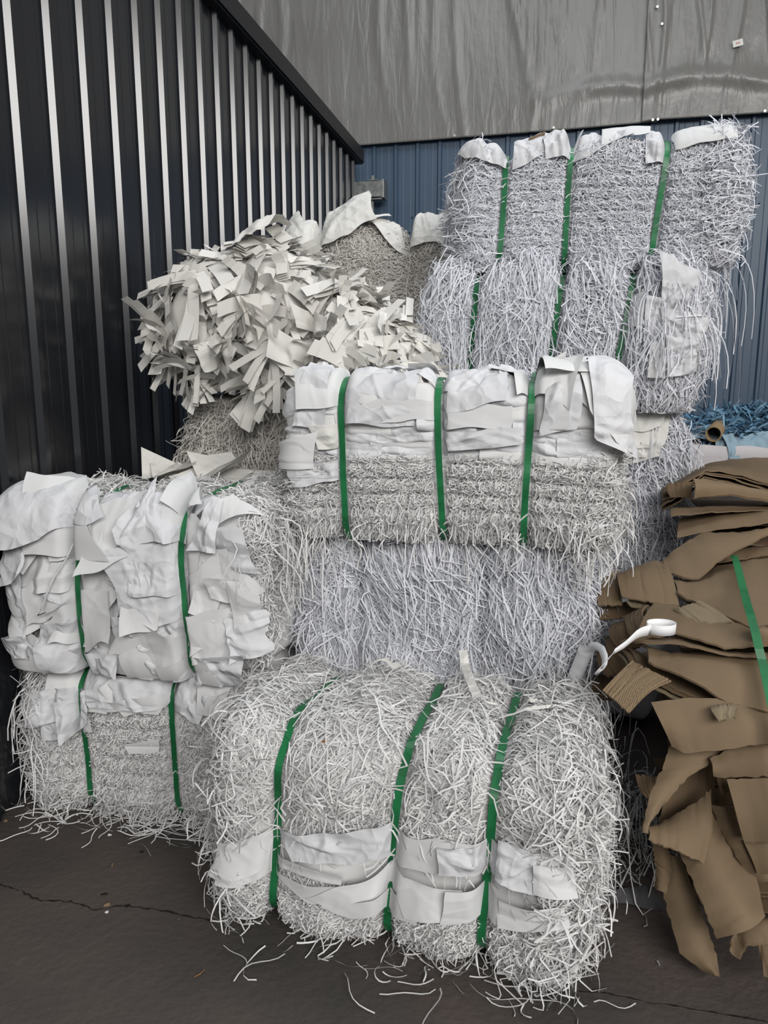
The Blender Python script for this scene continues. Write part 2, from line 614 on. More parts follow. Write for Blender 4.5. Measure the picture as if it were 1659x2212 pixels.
        for k_ in range(22):          # small sharp creases
            an = rng.uniform(0, 6.28) if fdir is None else fdir[0] + 1.5 * fdir[1] * rng.normal()
            cx, cy = q[:, 0].mean() + rng.normal() * size * .35, q[:, 1].mean() + rng.normal() * sizev * .35
            dd = (xq - cx) * math.cos(an) + (yq - cy) * math.sin(an)
            tt_ = -(xq - cx) * math.sin(an) + (yq - cy) * math.cos(an)
            ln = rng.uniform(.03, .10)
            fine = fine + rng.uniform(-.35, .45) * np.maximum(rng.uniform(.008, .022) - np.abs(dd), 0) * np.exp(-(tt_ / ln) ** 2)
        h = h + fine * min(1.0, crumple / .02) * (.25 if plain else 1.7)
        if len(s.straps):
            P_, _n = s.S(ab[:, 0], ab[:, 1])
            dm = np.full(len(ab), 9.0)
            for i_ in range(len(s.straps)):
                dm = np.minimum(dm, np.abs(P_[:, 0] - s.lean * P_[:, 2] - s.xs(i_, P_[:, 2])))
            h = .004 + rng.uniform(0, .004) + (h - .004) * (1 - .92 * np.exp(-(dm / .017) ** 2))
        if curl is not None:          # round the long lower/upper edge back in
            h = h - curl * ((2 * v - 1) ** 4)
        P, N = s.S(ab[:, 0], ab[:, 1], .35)
        P = P + N * h[:, None]
        if sag:
            P[:, 2] -= sag * np.maximum(h - lift, 0)
        P[:, 2] = np.maximum(P[:, 2], 0.002)
        return mk(name, s.clear_wall(P), grid_faces(nu, nv), m, parent or s.root, True)

    def sheet_px(s, pts, **kw):
        q = [s.uv(*p) for p in pts]
        lim = s.Lf + .05
        return s.sheet([(max(-lim, min(lim, a)), b) for a, b in q], **kw)

    def rsheet(s, a, b, w, h, rot=0.0, **kw):
        c, sn = math.cos(rot), math.sin(rot)
        q = []
        for (i, j) in ((-1, 1), (1, 1), (1, -1), (-1, -1)):
            x, y = i * w / 2 * rng.uniform(0.75, 1.15), j * h / 2 * rng.uniform(0.75, 1.15)
            q.append((a + x * c - y * sn, b + x * sn + y * c))
        return s.sheet(q, **kw)


# ------------------------------------------------------------------ setting
WD = np.array([math.sin(R(12)), math.cos(R(12)), 0])       # along the left wall
WN = np.array([math.cos(R(12)), -math.sin(R(12)), 0])      # into the room / along the back wall
W0 = np.array([-1.40, 2.53, 0])
PITCHR = 0.2215


def corrugated(name, origin, dirv, normal, s0, s1, z0, z1, m, rib=0.022, wb=0.052, wt=0.026, phase=0.0, back=0.03, minor=0.0015):
    prof = [(s0, 0.0)]
    k = math.ceil((s0 - phase) / PITCHR)
    while phase + k * PITCHR < s1 - 0.05:
        c = phase + k * PITCHR
        if c - wb / 2 > s0 + 0.01:
            prof += [(c - wb / 2, 0), (c - wt / 2, rib), (c + wt / 2, rib), (c + wb / 2, 0)]
            for q in (1 / 3, 2 / 3):
                x = c + PITCHR * q
                if x + 0.01 < s1:
                    prof += [(x - 0.004, 0), (x, minor), (x + 0.004, 0)]
        k += 1
    prof.append((s1, 0.0))
    prof += [(s1, -back), (s0, -back)]
    n = len(prof)
    V = []
    for (a, h) in prof:
        p = origin + dirv * a + normal * h
        V.append((p[0], p[1], z0))
        V.append((p[0], p[1], z1))
    f = [(2 * i, 2 * ((i + 1) % n), 2 * ((i + 1) % n) + 1, 2 * i + 1) for i in range(n)]
    return mk(name, V, f, m, None, False)


floor = mk('floor', [(-5, -4, 0), (7, -4, 0), (7, 10, 0), (-5, 10, 0)], [(0, 1, 2, 3)], 'concrete', None, False)
floor['kind'] = 'structure'


def floor_line(name, pts, w, m, z, jit=0.012):
    P = []
    for i in range(len(pts) - 1):
        p, q = atz(*pts[i], 0), atz(*pts[i + 1], 0)
        for t in np.linspace(0, 1, 14, endpoint=False):
            P.append(p + (q - p) * t)
    P = np.array(P)
    T = unit(np.gradient(P, axis=0))
    sd = np.stack([-T[:, 1], T[:, 0], 0 * T[:, 0]], -1)
    jj = rng.normal(size=len(P) + 4)
    jj = np.convolve(jj, np.ones(5) / 5, 'valid') * 1.2
    P = P + sd * (jit * jj)[:, None]
    wd = w * rng.uniform(0.1, .6, len(P))[:, None]
    V = np.stack([P - sd * wd, P + sd * wd], 1).reshape(-1, 3)
    V[:, 2] = z
    k = np.arange(len(P) - 1) * 2
    return mk(name, V, np.stack([k, k + 1, k + 3, k + 2], -1), m, floor, False)


floor_line('crack', [(-40, 1900), (40, 1925), (120, 1945), (200, 1960), (330, 1962), (470, 1995)], 0.007, 'crack', 0.0012)
floor_line('crack', [(1250, 2140), (1330, 2152), (1480, 2178), (1600, 2196), (1700, 2215)], 0.006, 'crack', 0.0012, 0.004)
floor_line('chipped_edge', [(1335, 2156), (1370, 2160), (1480, 2182), (1600, 2200)], 0.0035, 'chip', 0.0016, 0.004)
floor_line('chipped_edge', [(0, 1918), (40, 1925), (150, 1940)], 0.003, 'chip', 0.0016, 0.006)
floor_line('scratch', [(0, 1858), (70, 1795)], 0.0015, 'chip', 0.0012, 0.002)

wl = corrugated('wall_left', W0, WD, WN, -4.2, 5.42, 0.0, 3.56, 'black_metal', phase=2.19)
wl['kind'] = 'structure'
# flashing along the top of the left wall
pts = [(0.062, 0), (0.062, 0.012), (0.075, 0.012), (0.075, 0.125), (-0.09, 0.125), (-0.09, 0.0)]
V = []
for sgl in (-4.2, 5.46):
    for (x, z) in pts:
        p = W0 + WD * sgl + WN * x
        V.append((p[0], p[1], 3.555 + z))
n = len(pts)
f = [(i, (i + 1) % n, n + (i + 1) % n, n + i) for i in range(n)] + [tuple(range(n)), tuple(range(2 * n - 1, n - 1, -1))]
t1 = mk('trim_1', V, f, 'trim', None, False)
t1['kind'] = 'structure'
for (px, py) in ((62, 535), (142, 553), (210, 567), (272, 583), (330, 597)):
    p = atplane(px, py, W0, WN)
    v = [tuple(p + WN * 0.001 + WD * 0.006 * math.cos(a_) + np.array([0, 0, 0.006 * math.sin(a_)])) for a_ in np.linspace(0, 6.28, 7)[:6]]
    v += [tuple(np.array(q) + WN * 0.006) for q in v]
    mk('screw', v, [tuple(range(6)), tuple(range(11, 5, -1))] + [(i, (i + 1) % 6, 6 + (i + 1) % 6, 6 + i) for i in range(6)], 'screw', wl, False)

BW0 = W0 + WD * 5.85
wb_ = corrugated('wall_back', BW0, WN, -WD, -4.0, 6.0, 0.0, 6.6, 'blue_metal', phase=0.09, rib=0.024, minor=0.0012)
wb_['kind'] = 'structure'
for (px, py) in ((885, 503), (890, 470), (1640, 440), (1475, 856), (944, 474)):
    p = atplane(px, py, BW0 - WD * 0.002, WD)
    v = [tuple(p - WD * 0.001 + WN * 0.008 * math.cos(a_) + np.array([0, 0, 0.008 * math.sin(a_)])) for a_ in np.linspace(0, 6.28, 7)[:6]]
    v += [tuple(np.array(q) - WD * 0.006) for q in v]
    mk('screw', v, [tuple(range(6)), tuple(range(11, 5, -1))] + [(i, (i + 1) % 6, 6 + (i + 1) % 6, 6 + i) for i in range(6)], 'rubber', wb_, False)

# ------------------------------------------------------------------ tarpaulins
TP = BW0 - WD * 0.075


def tarp_pt(px, py):
    p = atplane(px, py, TP, WD)
    return (p - TP) @ WN, p[2]


def tarp(label, xl, xr, bot, seed, off, name='tarpaulin'):
    """bot: picture points of the lower edge from left to right"""
    bl = np.array([tarp_pt(*q) for q in bot])
    nu, nv = 190, 130
    ss = np.linspace(xl, xr, nu)
    zb = np.interp(ss, bl[:, 0], bl[:, 1])
    V = np.zeros((nu, nv, 3))
    t = np.linspace(0, 1, nv)
    Sg, T = np.meshgrid(ss, t, indexing='ij')
    Z = zb[:, None] + (6.3 - zb[:, None]) * T
    hgt = Z - zb[:, None]
    fade = np.clip((hgt - 0.12) / 0.9, 0, 1)
    r = np.random.default_rng(seed)
    d = 0.02 * nz(Sg, Z * 0.3, 0 * Z, seed, 3.0) * (0.3 + 0.7 * fade)
    # long hanging creases
    for k in range(60):
        c = r.uniform(xl, xr)
        top = r.uniform(0.4, 3.4)
        slope = r.normal() * 0.10 - 0.06
        wdt = r.uniform(0.012, 0.035)
        x = Sg - (c + slope * (Z - 4.0) + 0.03 * np.sin(Z * r.uniform(2, 5) + k))
        d = d + r.uniform(0.016, 0.045) * np.exp(-(x / wdt) ** 2) * np.clip((hgt - top + 0.8) / 0.9, 0, 1)
    # slack belly above the lower hem
    d = d + 0.035 * np.exp(-((hgt - 0.30 - 0.05 * np.sin(Sg * 4 + seed)) / 0.07) ** 2) * np.clip((Sg - 1.5) / 1.0, 0, 1)
    d = d + 0.010 * nz(Sg, Z, 0 * Z, seed + 4, 16) * np.exp(-((hgt - 0.35) / 0.2) ** 2) * np.clip((Sg - 1.2) / 1.0, 0, 1)
    P = TP + WN * Sg[..., None] - WD * (off + d)[..., None]
    P[..., 2] = Z
    o = mk(name, P.reshape(-1, 3), grid_faces(nu, nv), 'tarp', None, True)
    sm = o.modifiers.new('thickness', 'SOLIDIFY')
    sm.thickness = 0.002
    sm.offset = 1
    return o


ta = tarp('a', -3.4, tarp_pt(1415, 258)[0] + 0.02, [(300, 352), (761, 316), (982, 299), (1200, 283), (1415, 264)], 5, 0.01)
tag(ta, 'wide grey tarpaulin hung on back wall, left of vertical seam', 'tarpaulin', 'tarpaulins on the back wall')
tb = tarp('b', tarp_pt(1385, 258)[0], 5.5, [(1380, 268), (1412, 262), (1659, 246), (1900, 226)], 8, 0.035)
tag(tb, 'grey tarpaulin on back wall right of vertical seam, over the tall right stack', 'tarpaulin', 'tarpaulins on the back wall')


def disc_at(px, py, m, par, rad=0.012, name='screw', off=0.05):
    p = atplane(px, py, TP - WD * off, WD)
    v = [tuple(p + WN * rad * math.cos(a_) + np.array([0, 0, rad * math.sin(a_)])) for a_ in np.linspace(0, 6.2832, 11)[:10]]
    v += [tuple(np.array(q) - WD * 0.008) for q in v]
    o = mk(name, v, [tuple(range(10)), tuple(range(19, 9, -1))] + [(i, (i + 1) % 10, 10 + (i + 1) % 10, 10 + i) for i in range(10)], m, par, False)
    return o


for (px, py) in ((982, 293), (1196, 276), (770, 309)):
    disc_at(px, py, 'screw', ta)
for (px, py) in ((1420, 15), (1430, 52), (1410, 259), (1421, 258), (1652, 240)):
    disc_at(px, py, 'screw', tb, off=0.075)
# small sticker
p = atplane(1594, 93, TP - WD * 0.08, WD)
ex, ez = WN * math.cos(R(12)) + np.array([0, 0, math.sin(R(12))]), np.array([0, 0, math.cos(R(12))]) - WN * math.sin(R(12))
st = mk('sticker', [p + ex * a_ + ez * b_ - WD * h for h in (0, 0.002) for (a_, b_) in ((-.042, -.027), (.042, -.027), (.042, .027), (-.042, .027))],
        [(0, 1, 2, 3), (4, 5, 6, 7), (0, 1, 5, 4), (1, 2, 6, 5), (2, 3, 7, 6), (3, 0, 4, 7)], 'label_paper', None, False)
tag(st, 'small white sticker with red marks on the grey tarpaulin', 'sticker')
q = []
for (x, wd_) in ((-0.013, 0.003), (-0.001, 0.003), (0.011, 0.003)):
    q.append(([p + ex * (x + i * wd_) + ez * j * 0.008 - WD * 0.0026 for (i, j) in ((-1, -1), (1, -1), (1, 1), (-1, 1))], [(0, 1, 2, 3)]))
v_, f_ = merge(q)
mk('red_marks', v_, f_, 'red_ink', st, False)

# square steel tube at the end of the partition
pt = aty(800, 412, 8.05)
tb0 = empty('steel_tube', pt - WN * 0.3 - np.array([0, 0, 0.08]), R(-12))
tag(tb0, 'galvanised square steel tube joining the black partition to back wall', 'tube')
o = 0.08
parts = []
for (cy, cz, sy, sz) in ((-0.07, 0.08, 0.006, 0.15), (0.07, 0.08, 0.006, 0.15), (0, 0.152, 0.146, 0.006), (0, 0.008, 0.146, 0.006)):
    parts.append(box(0.2, cy, cz, 0.5, sy, sz))
bevel(mk('tube_body', *merge(parts), 'steel', tb0, False), 0.003)
bevel(mk('end_plate', *box(0.44, 0, 0.08, 0.03, 0.17, 0.175), 'steel', tb0, False), 0.004)
bevel(mk('clip', *merge([box(0.335, -0.03, 0.185, 0.03, 0.05, 0.05), box(0.335, -0.03, 0.163, 0.11, 0.09, 0.012)]), 'steel', tb0, False), 0.004)
bevel(mk('support_foot', *merge([box(0.33, 0, -0.012, 0.2, 0.14, 0.016), box(0.31, 0, -0.35, 0.05, 0.05, 0.68)]), 'steel', tb0, False), 0.004)
mk('bracket_arm', *box(0.3, 0.05, -0.66, 0.05, 0.17, 0.05), 'steel', tb0, False)

# ------------------------------------------------------------------ bales
PI2 = math.pi / 2
# --- front bale
fb = Bale('large front bale of white shreds with paper sheets across its middle, standing on floor', .0, 1.87, -16.6, 1.03, .60, .60, 0, r=.10, re=.09,
          straps=[(-.345, -.30), (-.005, .05), (.27, .29)], pinch=.030, puff=.020, lump=.014, seed=3)
fb.core('shred_white')
T0, T1 = fb.fl - .02, fb.fl + fb.arc + fb.tl + fb.arc
g = [fb.strands(1700, (-fb.Lf * 1.1, fb.Lf * 1.1), (fb.zf(.42), T1 - .1), (.10, .24), (.004, .0060), (0.3, .8), .8, 1.2, .12, (-.002, .012), .012, .012, lock=10, ff=5),
     fb.strands(13500, (-fb.L * .8, fb.L * .8), (fb.zf(.36), T1), (.06, .20), (.0036, .0058), (0.2, .65), 0.9, 1.2, .3, (-.014, .008), .012, .010, ff=5),
     fb.strands(4200, (-fb.L * .9, fb.L * .9), (fb.zf(.0) - .10, fb.zf(.19)), (.05, .14), (.0035, .0055), (0.1, .5), 0.5, 1.2, .35, (-.012, .008), .010, .008),
     fb.strands(3600, (-fb.Lf * 1.02, fb.Lf * 1.02), (fb.zf(.04), fb.zf(.19)), (.02, .06), (.003, .005), (0.1, .9), 0.5, 2.5, .6, (-.006, .010), .012, .010),
     fb.strands(3200, (fb.Lf, fb.L), (-.1, T1), (.08, .22), (.004, .006), (1.2, .8), .6, 1.2, .4, (-.01, .02), .03, .02),
     fb.strands(2600, (-fb.L, -fb.Lf), (-.1, T1), (.08, .22), (.004, .006), (1.2, .8), .6, 1.2, .4, (-.01, .02), .03, .02),
     fb.strands(330, (-fb.Lf, fb.Lf), (fb.zf(.42), T1 - .1), (.1, .3), (.004, .0065), (1.2, 1.0), .8, 1.5, .4, (.006, .026), .03, .03, clear=.008),
     fb.strands(90, (-fb.Lf, fb.Lf), (fb.zf(.28), fb.zf(.40)), (.10, .2), (.0038, .006), (1.5, .5), .2, .9, .3, (.010, .022), .015, .015, clear=0),
     fb.dangle(190, (fb.Lf + .02, fb.L * .85), (fb.zf(.1), T1), (.08, .24), out=.75, down=.6, up=.2),
     fb.dangle(161, (-fb.L * .85, -fb.Lf - .02), (fb.zf(.1), T1), (.08, .22), out=.9, down=.6, up=.1),
     fb.dangle(161, (-fb.L * .9, fb.L * .9), (-.14, fb.zf(.06)), (.06, .2), out=.9, down=.5),
     fb.dangle(99, (fb.Lf * .8, fb.L), (-.14, fb.zf(.10)), (.06, .17), out=.9, down=.5)]
fb.lay(g, 'shred_white')
for i in range(3):
    fb.strap(i, .0225, off=.016)
for pts_, kw in (
    ([(425, 1800), (590, 1790), (592, 1862), (440, 1880)], dict(crumple=.03, nf=5, flap=(.03, 0, 0, .04))),
    ([(440, 1850), (600, 1840), (600, 1890), (450, 1900)], dict(crumple=.02, nf=5, lift=.012)),
    ([(590, 1785), (850, 1790), (850, 1868), (640, 1850)], dict(crumple=.012, nf=2, lift=.016)),
    ([(850, 1795), (1080, 1815), (1080, 1893), (850, 1872)], dict(crumple=.016, nf=3, lift=.014)),
    ([(960, 1815), (1085, 1828), (1080, 1890), (950, 1878)], dict(crumple=.012, nf=3, lift=.022)),
    ([(1075, 1820), (1275, 1850), (1272, 1935), (1075, 1890)], dict(crumple=.03, nf=6, lift=.012)),
    ([(1150, 1850), (1290, 1865), (1285, 1945), (1160, 1915)], dict(crumple=.03, nf=5, lift=.018, flap=(0, .02, .03, 0))),
    ([(590, 1848), (760, 1880), (755, 1905), (592, 1885)], dict(crumple=.012, nf=3, lift=.014)),
    ([(592, 1875), (860, 1925), (858, 1968), (680, 1945)], dict(crumple=.016, nf=3, lift=.018)),
    ([(670, 1925), (858, 1885), (905, 1920), (730, 1962)], dict(crumple=.022, nf=3, lift=.022, flap=(0, 0, .01, 0))),
    ([(705, 1945), (910, 1940), (905, 1998), (760, 1980)], dict(crumple=.012, nf=2, lift=.026)),
    ([(860, 1900), (1010, 1915), (1060, 2000), (880, 1985)], dict(crumple=.03, nf=4, lift=.02)),
    ([(980, 1915), (1075, 1930), (1075, 2010), (960, 1990)], dict(crumple=.03, nf=5, lift=.018)),
    ([(1075, 1935), (1250, 1965), (1250, 1985), (1075, 1975)], dict(crumple=.012, nf=3, lift=.018)),
    ([(1075, 1965), (1230, 1985), (1225, 2010), (1075, 2010)], dict(crumple=.012, nf=3, lift=.016)),
):
    kw['lift'] = kw.get('lift', .008) + .010
    pts_ = [(x, y - 8 - .12 * max(0, y - 1850)) for x, y in pts_]
    fb.sheet_px(pts_, nu=44, nv=42, **kw)
fb.sheet_px([(1095, 1545), (1195, 1540), (1180, 1575), (1090, 1580)], m='sheet_warm', crumple=.012, nf=4, lift=.045)
fb.sheet_px([(1060, 1510), (1100, 1508), (1095, 1570), (1060, 1560)], m='sheet_warm', crumple=.012, nf=4, lift=.045)
fb.sheet_px([(1150, 1500), (1182, 1530), (1165, 1560), (1140, 1555)], m='sheet_warm', crumple=.012, nf=3, lift=.05, flap=(.05, .0, 0, 0))

# --- centre lower bale standing behind it
cl = Bale('unstrapped bluish-lit white shredded bale under the sheet-topped bale, behind front bale', .21, 2.62, -12, 1.04, .6, 1.03, 0, r=.09, re=.09,
          straps=[-.30, .14], pinch=.06, puff=.035, lump=.030, seed=14)
cl.core('shred_skylit')
bt_ = cl.fl + cl.arc
g = [cl.strands(2600, (-cl.Lf * 1.1, cl.Lf * 1.1), (cl.zf(.42), bt_), (.16, .38), (.004, .0068), (PI2, .38), .5, 1.0, .12, (.0, .03), .03, .03, clear=0, lock=13),
     cl.strands(7600, (-cl.L * .75, cl.L * .75), (cl.zf(.38), bt_), (.10, .34), (.004, .0065), (PI2, .45), .75, 1.1, .25, (-.016, .018), .025, .02, clear=0, ff=9),
     cl.strands(2600, (cl.Lf, cl.L), (cl.zf(.2), bt_), (.10, .26), (.004, .006), (PI2, .45), .5, 1.1, .25, (-.012, .02), .03, .02, clear=0),
     cl.strands(2200, (-cl.L, -cl.Lf), (cl.zf(.2), bt_), (.10, .26), (.004, .006), (PI2, .45), .5, 1.1, .25, (-.012, .02), .03, .02, clear=0),
     cl.strands(500, (-cl.Lf, cl.Lf), (cl.zf(.45), bt_), (.2, .45), (.004, .0065), (PI2, .5), .8, 1.0, .25, (.014, .034), .03, .025, clear=0),
     cl.dangle(186, (-cl.Lf * 1.1, cl.Lf * 1.1), (cl.zf(.6), bt_), (.12, .3), out=.5, down=.9),
     cl.dangle(74, (cl.Lf, cl.L), (cl.zf(.3), bt_), (.12, .35), out=.6, down=.9)]
cl.lay(g, 'shred_skylit')

# --- centre upper bale
cu = Bale('bale with flat white sheets over layered shreds, three green straps, top of centre stack', .20, 2.52, -12, 1.08, .62, .52, 1.03, r=.07, re=.06,
          straps=[(-.335, -.35), (.0, -.02), (.27, .275)], pinch=.014, puff=.008, lump=.012, layers=(.02, .30, .052, .022), seed=21)
cu.core('shred_white', na=80, nb=120)
T1 = cu.fl + cu.arc
g = [cu.strands(10500, (-cu.L * .82, cu.L * .82), (cu.zf(-.03), cu.zf(.29)), (.02, .075), (.0032, .0052), (.5, .75), .5, 1.8, .5, (-.008, .012), .012, .010),
     cu.strands(1500, (-cu.Lf, cu.Lf), (cu.zf(.0), cu.zf(.09)), (.06, .16), (.004, .006), (1.3, .5), .4, 1.2, .4, (.0, .022), .03, .02),
     cu.strands(1800, (cu.Lf, cu.L), (cu.zf(-.05), T1), (.05, .14), (.0035, .0055), (.6, .9), .6, 1.4, .4, (-.008, .016), .02, .015),
     cu.strands(1300, (-cu.L, -cu.Lf), (cu.zf(-.05), cu.zf(.3)), (.05, .14), (.0035, .0055), (.6, .9), .6, 1.4, .4, (-.008, .016), .02, .015),
     cu.strands(1500, (-cu.Lf, cu.Lf), (cu.zf(.0) - .16, cu.zf(.0)), (.05, .14), (.0035, .0055), (.8, .8), .5, 1.2, .3, (-.008, .014), .02, .02),
     cu.dangle(285, (-cu.Lf * 1.1, cu.Lf * 1.15), (cu.zf(.0) - .1, cu.zf(.08)), (.05, .15), out=.9, down=.8),
     cu.dangle(161, (cu.Lf * .85, cu.L * .9), (cu.zf(-.06), cu.zf(.12)), (.07, .20), out=.8, down=.7),
     cu.dangle(99, (-cu.L * .9, -cu.Lf * .85), (cu.zf(-.06), cu.zf(.12)), (.10, .30), out=.8, down=.9)]
cu.lay(g, 'shred_white')
for i in range(3):
    cu.strap(i, .0215, off=.030)
# layered sheet edges
for zc in np.arange(.285, .50, .024):
    a = -cu.Lf - .05
    while a < cu.Lf:
        w = rng.uniform(.16, .42)
        hh = rng.uniform(.035, .065)
        cu.sheet([(a, cu.zf(zc + hh * .6)), (a + w, cu.zf(zc + hh * .6 + rng.normal() * .006)), (a + w, cu.zf(zc - hh * .5 + rng.normal() * .008)), (a, cu.zf(zc - hh * .5))],
                 lift=rng.uniform(.002, .008), crumple=rng.uniform(.006, .018), nf=int(rng.integers(3, 6)), nu=44, nv=16, jag=.004, fdir=(PI2, .25), curl=.012, flap=(0, 0, rng.uniform(-.004, .008), rng.uniform(-.004, .008)))
        a += w * rng.uniform(.55, .85)
for k in range(14):
    a = rng.uniform(-cu.Lf, cu.Lf)
    cu.rsheet(a, cu.bt(rng.uniform(.02, .13)), rng.uniform(.15, .3), rng.uniform(.08, .14), rng.normal() * .3, lift=.006, crumple=rng.uniform(.025, .045), nf=7, jag=.008)
for pts_, kw in (
    ([(665, 840), (720, 835), (712, 925), (650, 915)], dict(crumple=.05, nf=6, lift=.012)),
    ([(672, 915), (738, 905), (735, 955), (690, 962)], dict(crumple=.008, nf=2, lift=.024, m='sheet_warm')),
    ([(625, 960), (700, 930), (690, 1010), (622, 1015)], dict(crumple=.04, nf=5, lift=.016)),
    ([(640, 1000), (745, 985), (745, 1030), (650, 1050)], dict(crumple=.02, nf=4, lift=.018)),
    ([(650, 840), (760, 835), (740, 875), (655, 880)], dict(crumple=.03, nf=4, lift=.02, flap=(.03, 0, 0, .02))),
    ([(760, 850), (900, 835), (900, 910), (750, 915)], dict(crumple=.02, nf=3, lift=.022)),
    ([(965, 830), (1090, 815), (1090, 880), (965, 895)], dict(crumple=.03, nf=5, lift=.02)),
    ([(960, 880), (1110, 870), (1110, 915), (965, 925)], dict(crumple=.012, nf=2, lift=.024)),
    ([(750, 880), (940, 868), (945, 905), (745, 920)], dict(crumple=.010, nf=3, lift=.024)),
    ([(960, 935), (1125, 925), (1125, 965), (965, 970)], dict(crumple=.010, nf=3, lift=.022)),
    ([(1145, 830), (1235, 812), (1230, 920), (1150, 930)], dict(crumple=.035, nf=6, lift=.02)),
    ([(1180, 815), (1250, 800), (1245, 925), (1165, 935)], dict(crumple=.03, nf=4, lift=.03)),
    ([(1150, 800), (1230, 785), (1225, 830), (1150, 845)], dict(crumple=.06, nf=7, lift=.02)),
):
    cu.sheet_px(pts_, nu=44, nv=42, fdir=(PI2, .3), **kw)
# the big folded sheet over the upper right corner
a1, b1 = cu.Lf - .07, cu.bt(.06)
cu.sheet([(a1 - .06, b1 + .12), (a1 + .19, b1 + .08), (a1 + .185, cu.zf(.27)), (a1 + .085, cu.zf(.36))], lift=.03, crumple=.04, nf=3, flap=(.0, .03, .03, .03), nu=30, nv=30)
cu.sheet([(a1 + .02, b1 + .02), (a1 + .11, b1 + .02), (a1 + .15, cu.zf(.29)), (a1 + .07, cu.zf(.38))], lift=.065, crumple=.02, nf=2, flap=(.0, .0, .02, .01), nu=30, nv=30)
cu.rsheet(a1 - .02, cu.bt(.09), .2, .16, .3, lift=.03, crumple=.08, nf=7)
cu.rsheet(a1 - .05, cu.bt(.03), .14, .12, -.4, lift=.03, crumple=.07, nf=7)

# --- left lower bale
ll = Bale('layered shredded bale at the bottom of left stack beside black wall', -.875, 2.53, -12, .86, .62, .55, 0, r=.08, re=.07,
          straps=[(-.21, -.215), (.14, .14)], pinch=.022, puff=.018, lump=.012, layers=(.05, .44, .058, .02), seed=31)
ll.core('shred_white', na=80, nb=120)
T1 = ll.fl + ll.arc
g = [ll.strands(11000, (-ll.L * .8, ll.L * .8), (ll.zf(.06), ll.zf(.47)), (.015, .06), (.003, .0048), (.3, .9), .5, 2.2, .6, (-.008, .010), .010, .010),
     ll.strands(2400, (-ll.L * .9, ll.L * .9), (ll.zf(.0) - .1, ll.zf(.09)), (.06, .16), (.004, .006), (.4, .7), .6, 1.2, .4, (-.01, .02), .03, .02),
     ll.strands(2200, (-ll.L, -ll.Lf), (-.05, T1), (.06, .18), (.0038, .0058), (1.0, .8), .6, 1.2, .4, (-.01, .02), .03, .02),
     ll.strands(1200, (ll.Lf, ll.L), (-.05, T1), (.06, .18), (.0038, .0058), (1.0, .8), .6, 1.2, .4, (-.01, .02), .03, .02),
     ll.dangle(161, (-ll.L * .85, -ll.Lf), (ll.zf(.1), T1), (.08, .25), out=.8, down=.9),
     ll.dangle(260, (-ll.L * .9, ll.L * .9), (-.14, ll.zf(.06)), (.06, .24), out=.9, down=.45)]
ll.lay(g, 'shred_white')
for i in range(2):
    ll.strap(i, .0205, off=.018)
for pts_, kw in (
    ([(80, 1488), (170, 1480), (165, 1545), (70, 1560)], dict(crumple=.05, nf=6, lift=.02)),
    ([(95, 1500), (190, 1490), (225, 1560), (110, 1585)], dict(crumple=.05, nf=5, lift=.03)),
    ([(150, 1495), (205, 1485), (222, 1545), (165, 1582)], dict(crumple=.05, nf=4, lift=.045, flap=(0, 0, .02, .02))),
    ([(180, 1482), (370, 1478), (362, 1520), (215, 1515)], dict(crumple=.015, nf=2, lift=.05)),
    ([(200, 1500), (365, 1500), (345, 1535), (225, 1522)], dict(crumple=.02, nf=3, lift=.04)),
    ([(368, 1490), (465, 1485), (450, 1545), (365, 1525)], dict(crumple=.015, nf=2, lift=.035)),
    ([(420, 1490), (500, 1485), (490, 1540), (440, 1530)], dict(crumple=.02, nf=3, lift=.03)),
    ([(270, 1605), (350, 1600), (350, 1625), (285, 1628)], dict(crumple=.008, nf=3, lift=.006)),
):
    ll.sheet_px(pts_, nu=44, nv=42, **kw)
for k in range(10):
    ll.rsheet(rng.uniform(-ll.Lf, ll.Lf), ll.bt(rng.uniform(-.03, .15)), rng.uniform(.18, .3), rng.uniform(.12, .2), rng.normal() * .3, lift=.01, crumple=.03, nf=5)

# --- left upper bale
lu = Bale('bale wrapped in big crumpled white sheets, top of left stack', -.845, 2.50, -12, .92, .58, .58, .565, r=.09, re=.07,
          straps=[(-.20, -.185), (.205, .195)], pinch=.022, puff=.016, lump=.016, seed=41)
lu.core('shred_white')
T1 = lu.fl + 2 * lu.arc + lu.tl
g = [lu.strands(5200, (lu.Lf + .01, lu.L), (-.05, T1), (.03, .12), (.0035, .0055), (1.4, .6), .5, 1.3, .4, (-.008, .012), .015, .012),
     lu.strands(4200, (-lu.L * .8, lu.L * .8), (lu.fl + lu.arc * .8, T1), (.06, .18), (.0038, .006), (.4, .9), .6, 1.3, .4, (-.008, .014), .02, .02),
     lu.strands(900, (-lu.L, -lu.Lf), (-.05, T1), (.06, .18), (.0038, .006), (1., .9), .6, 1.3, .4, (-.008, .014), .02, .02),
     lu.dangle(99, (lu.Lf, lu.L * .8), (lu.zf(.45), lu.fl + lu.arc * 1.6), (.08, .3), out=.8, down=.9, up=.3),
     lu.dangle(74, (-lu.Lf, lu.Lf), (lu.fl + lu.arc, T1), (.05, .12), out=.9, down=.6, up=.3)]
lu.lay(g, 'shred_white')
for k in range(34):
    a = rng.uniform(-lu.Lf - .05, lu.Lf - .08)
    b = rng.uniform(lu.zf(.0), lu.zf(.56))
    lu.rsheet(a, b, rng.uniform(.14, .28), rng.uniform(.12, .24), rng.uniform(-.9, .9), lift=rng.uniform(.004, .014), crumple=rng.uniform(.035, .07), nf=6, jag=.010, nu=44, nv=42,
              flap=tuple(rng.uniform(0, .02, 4)))
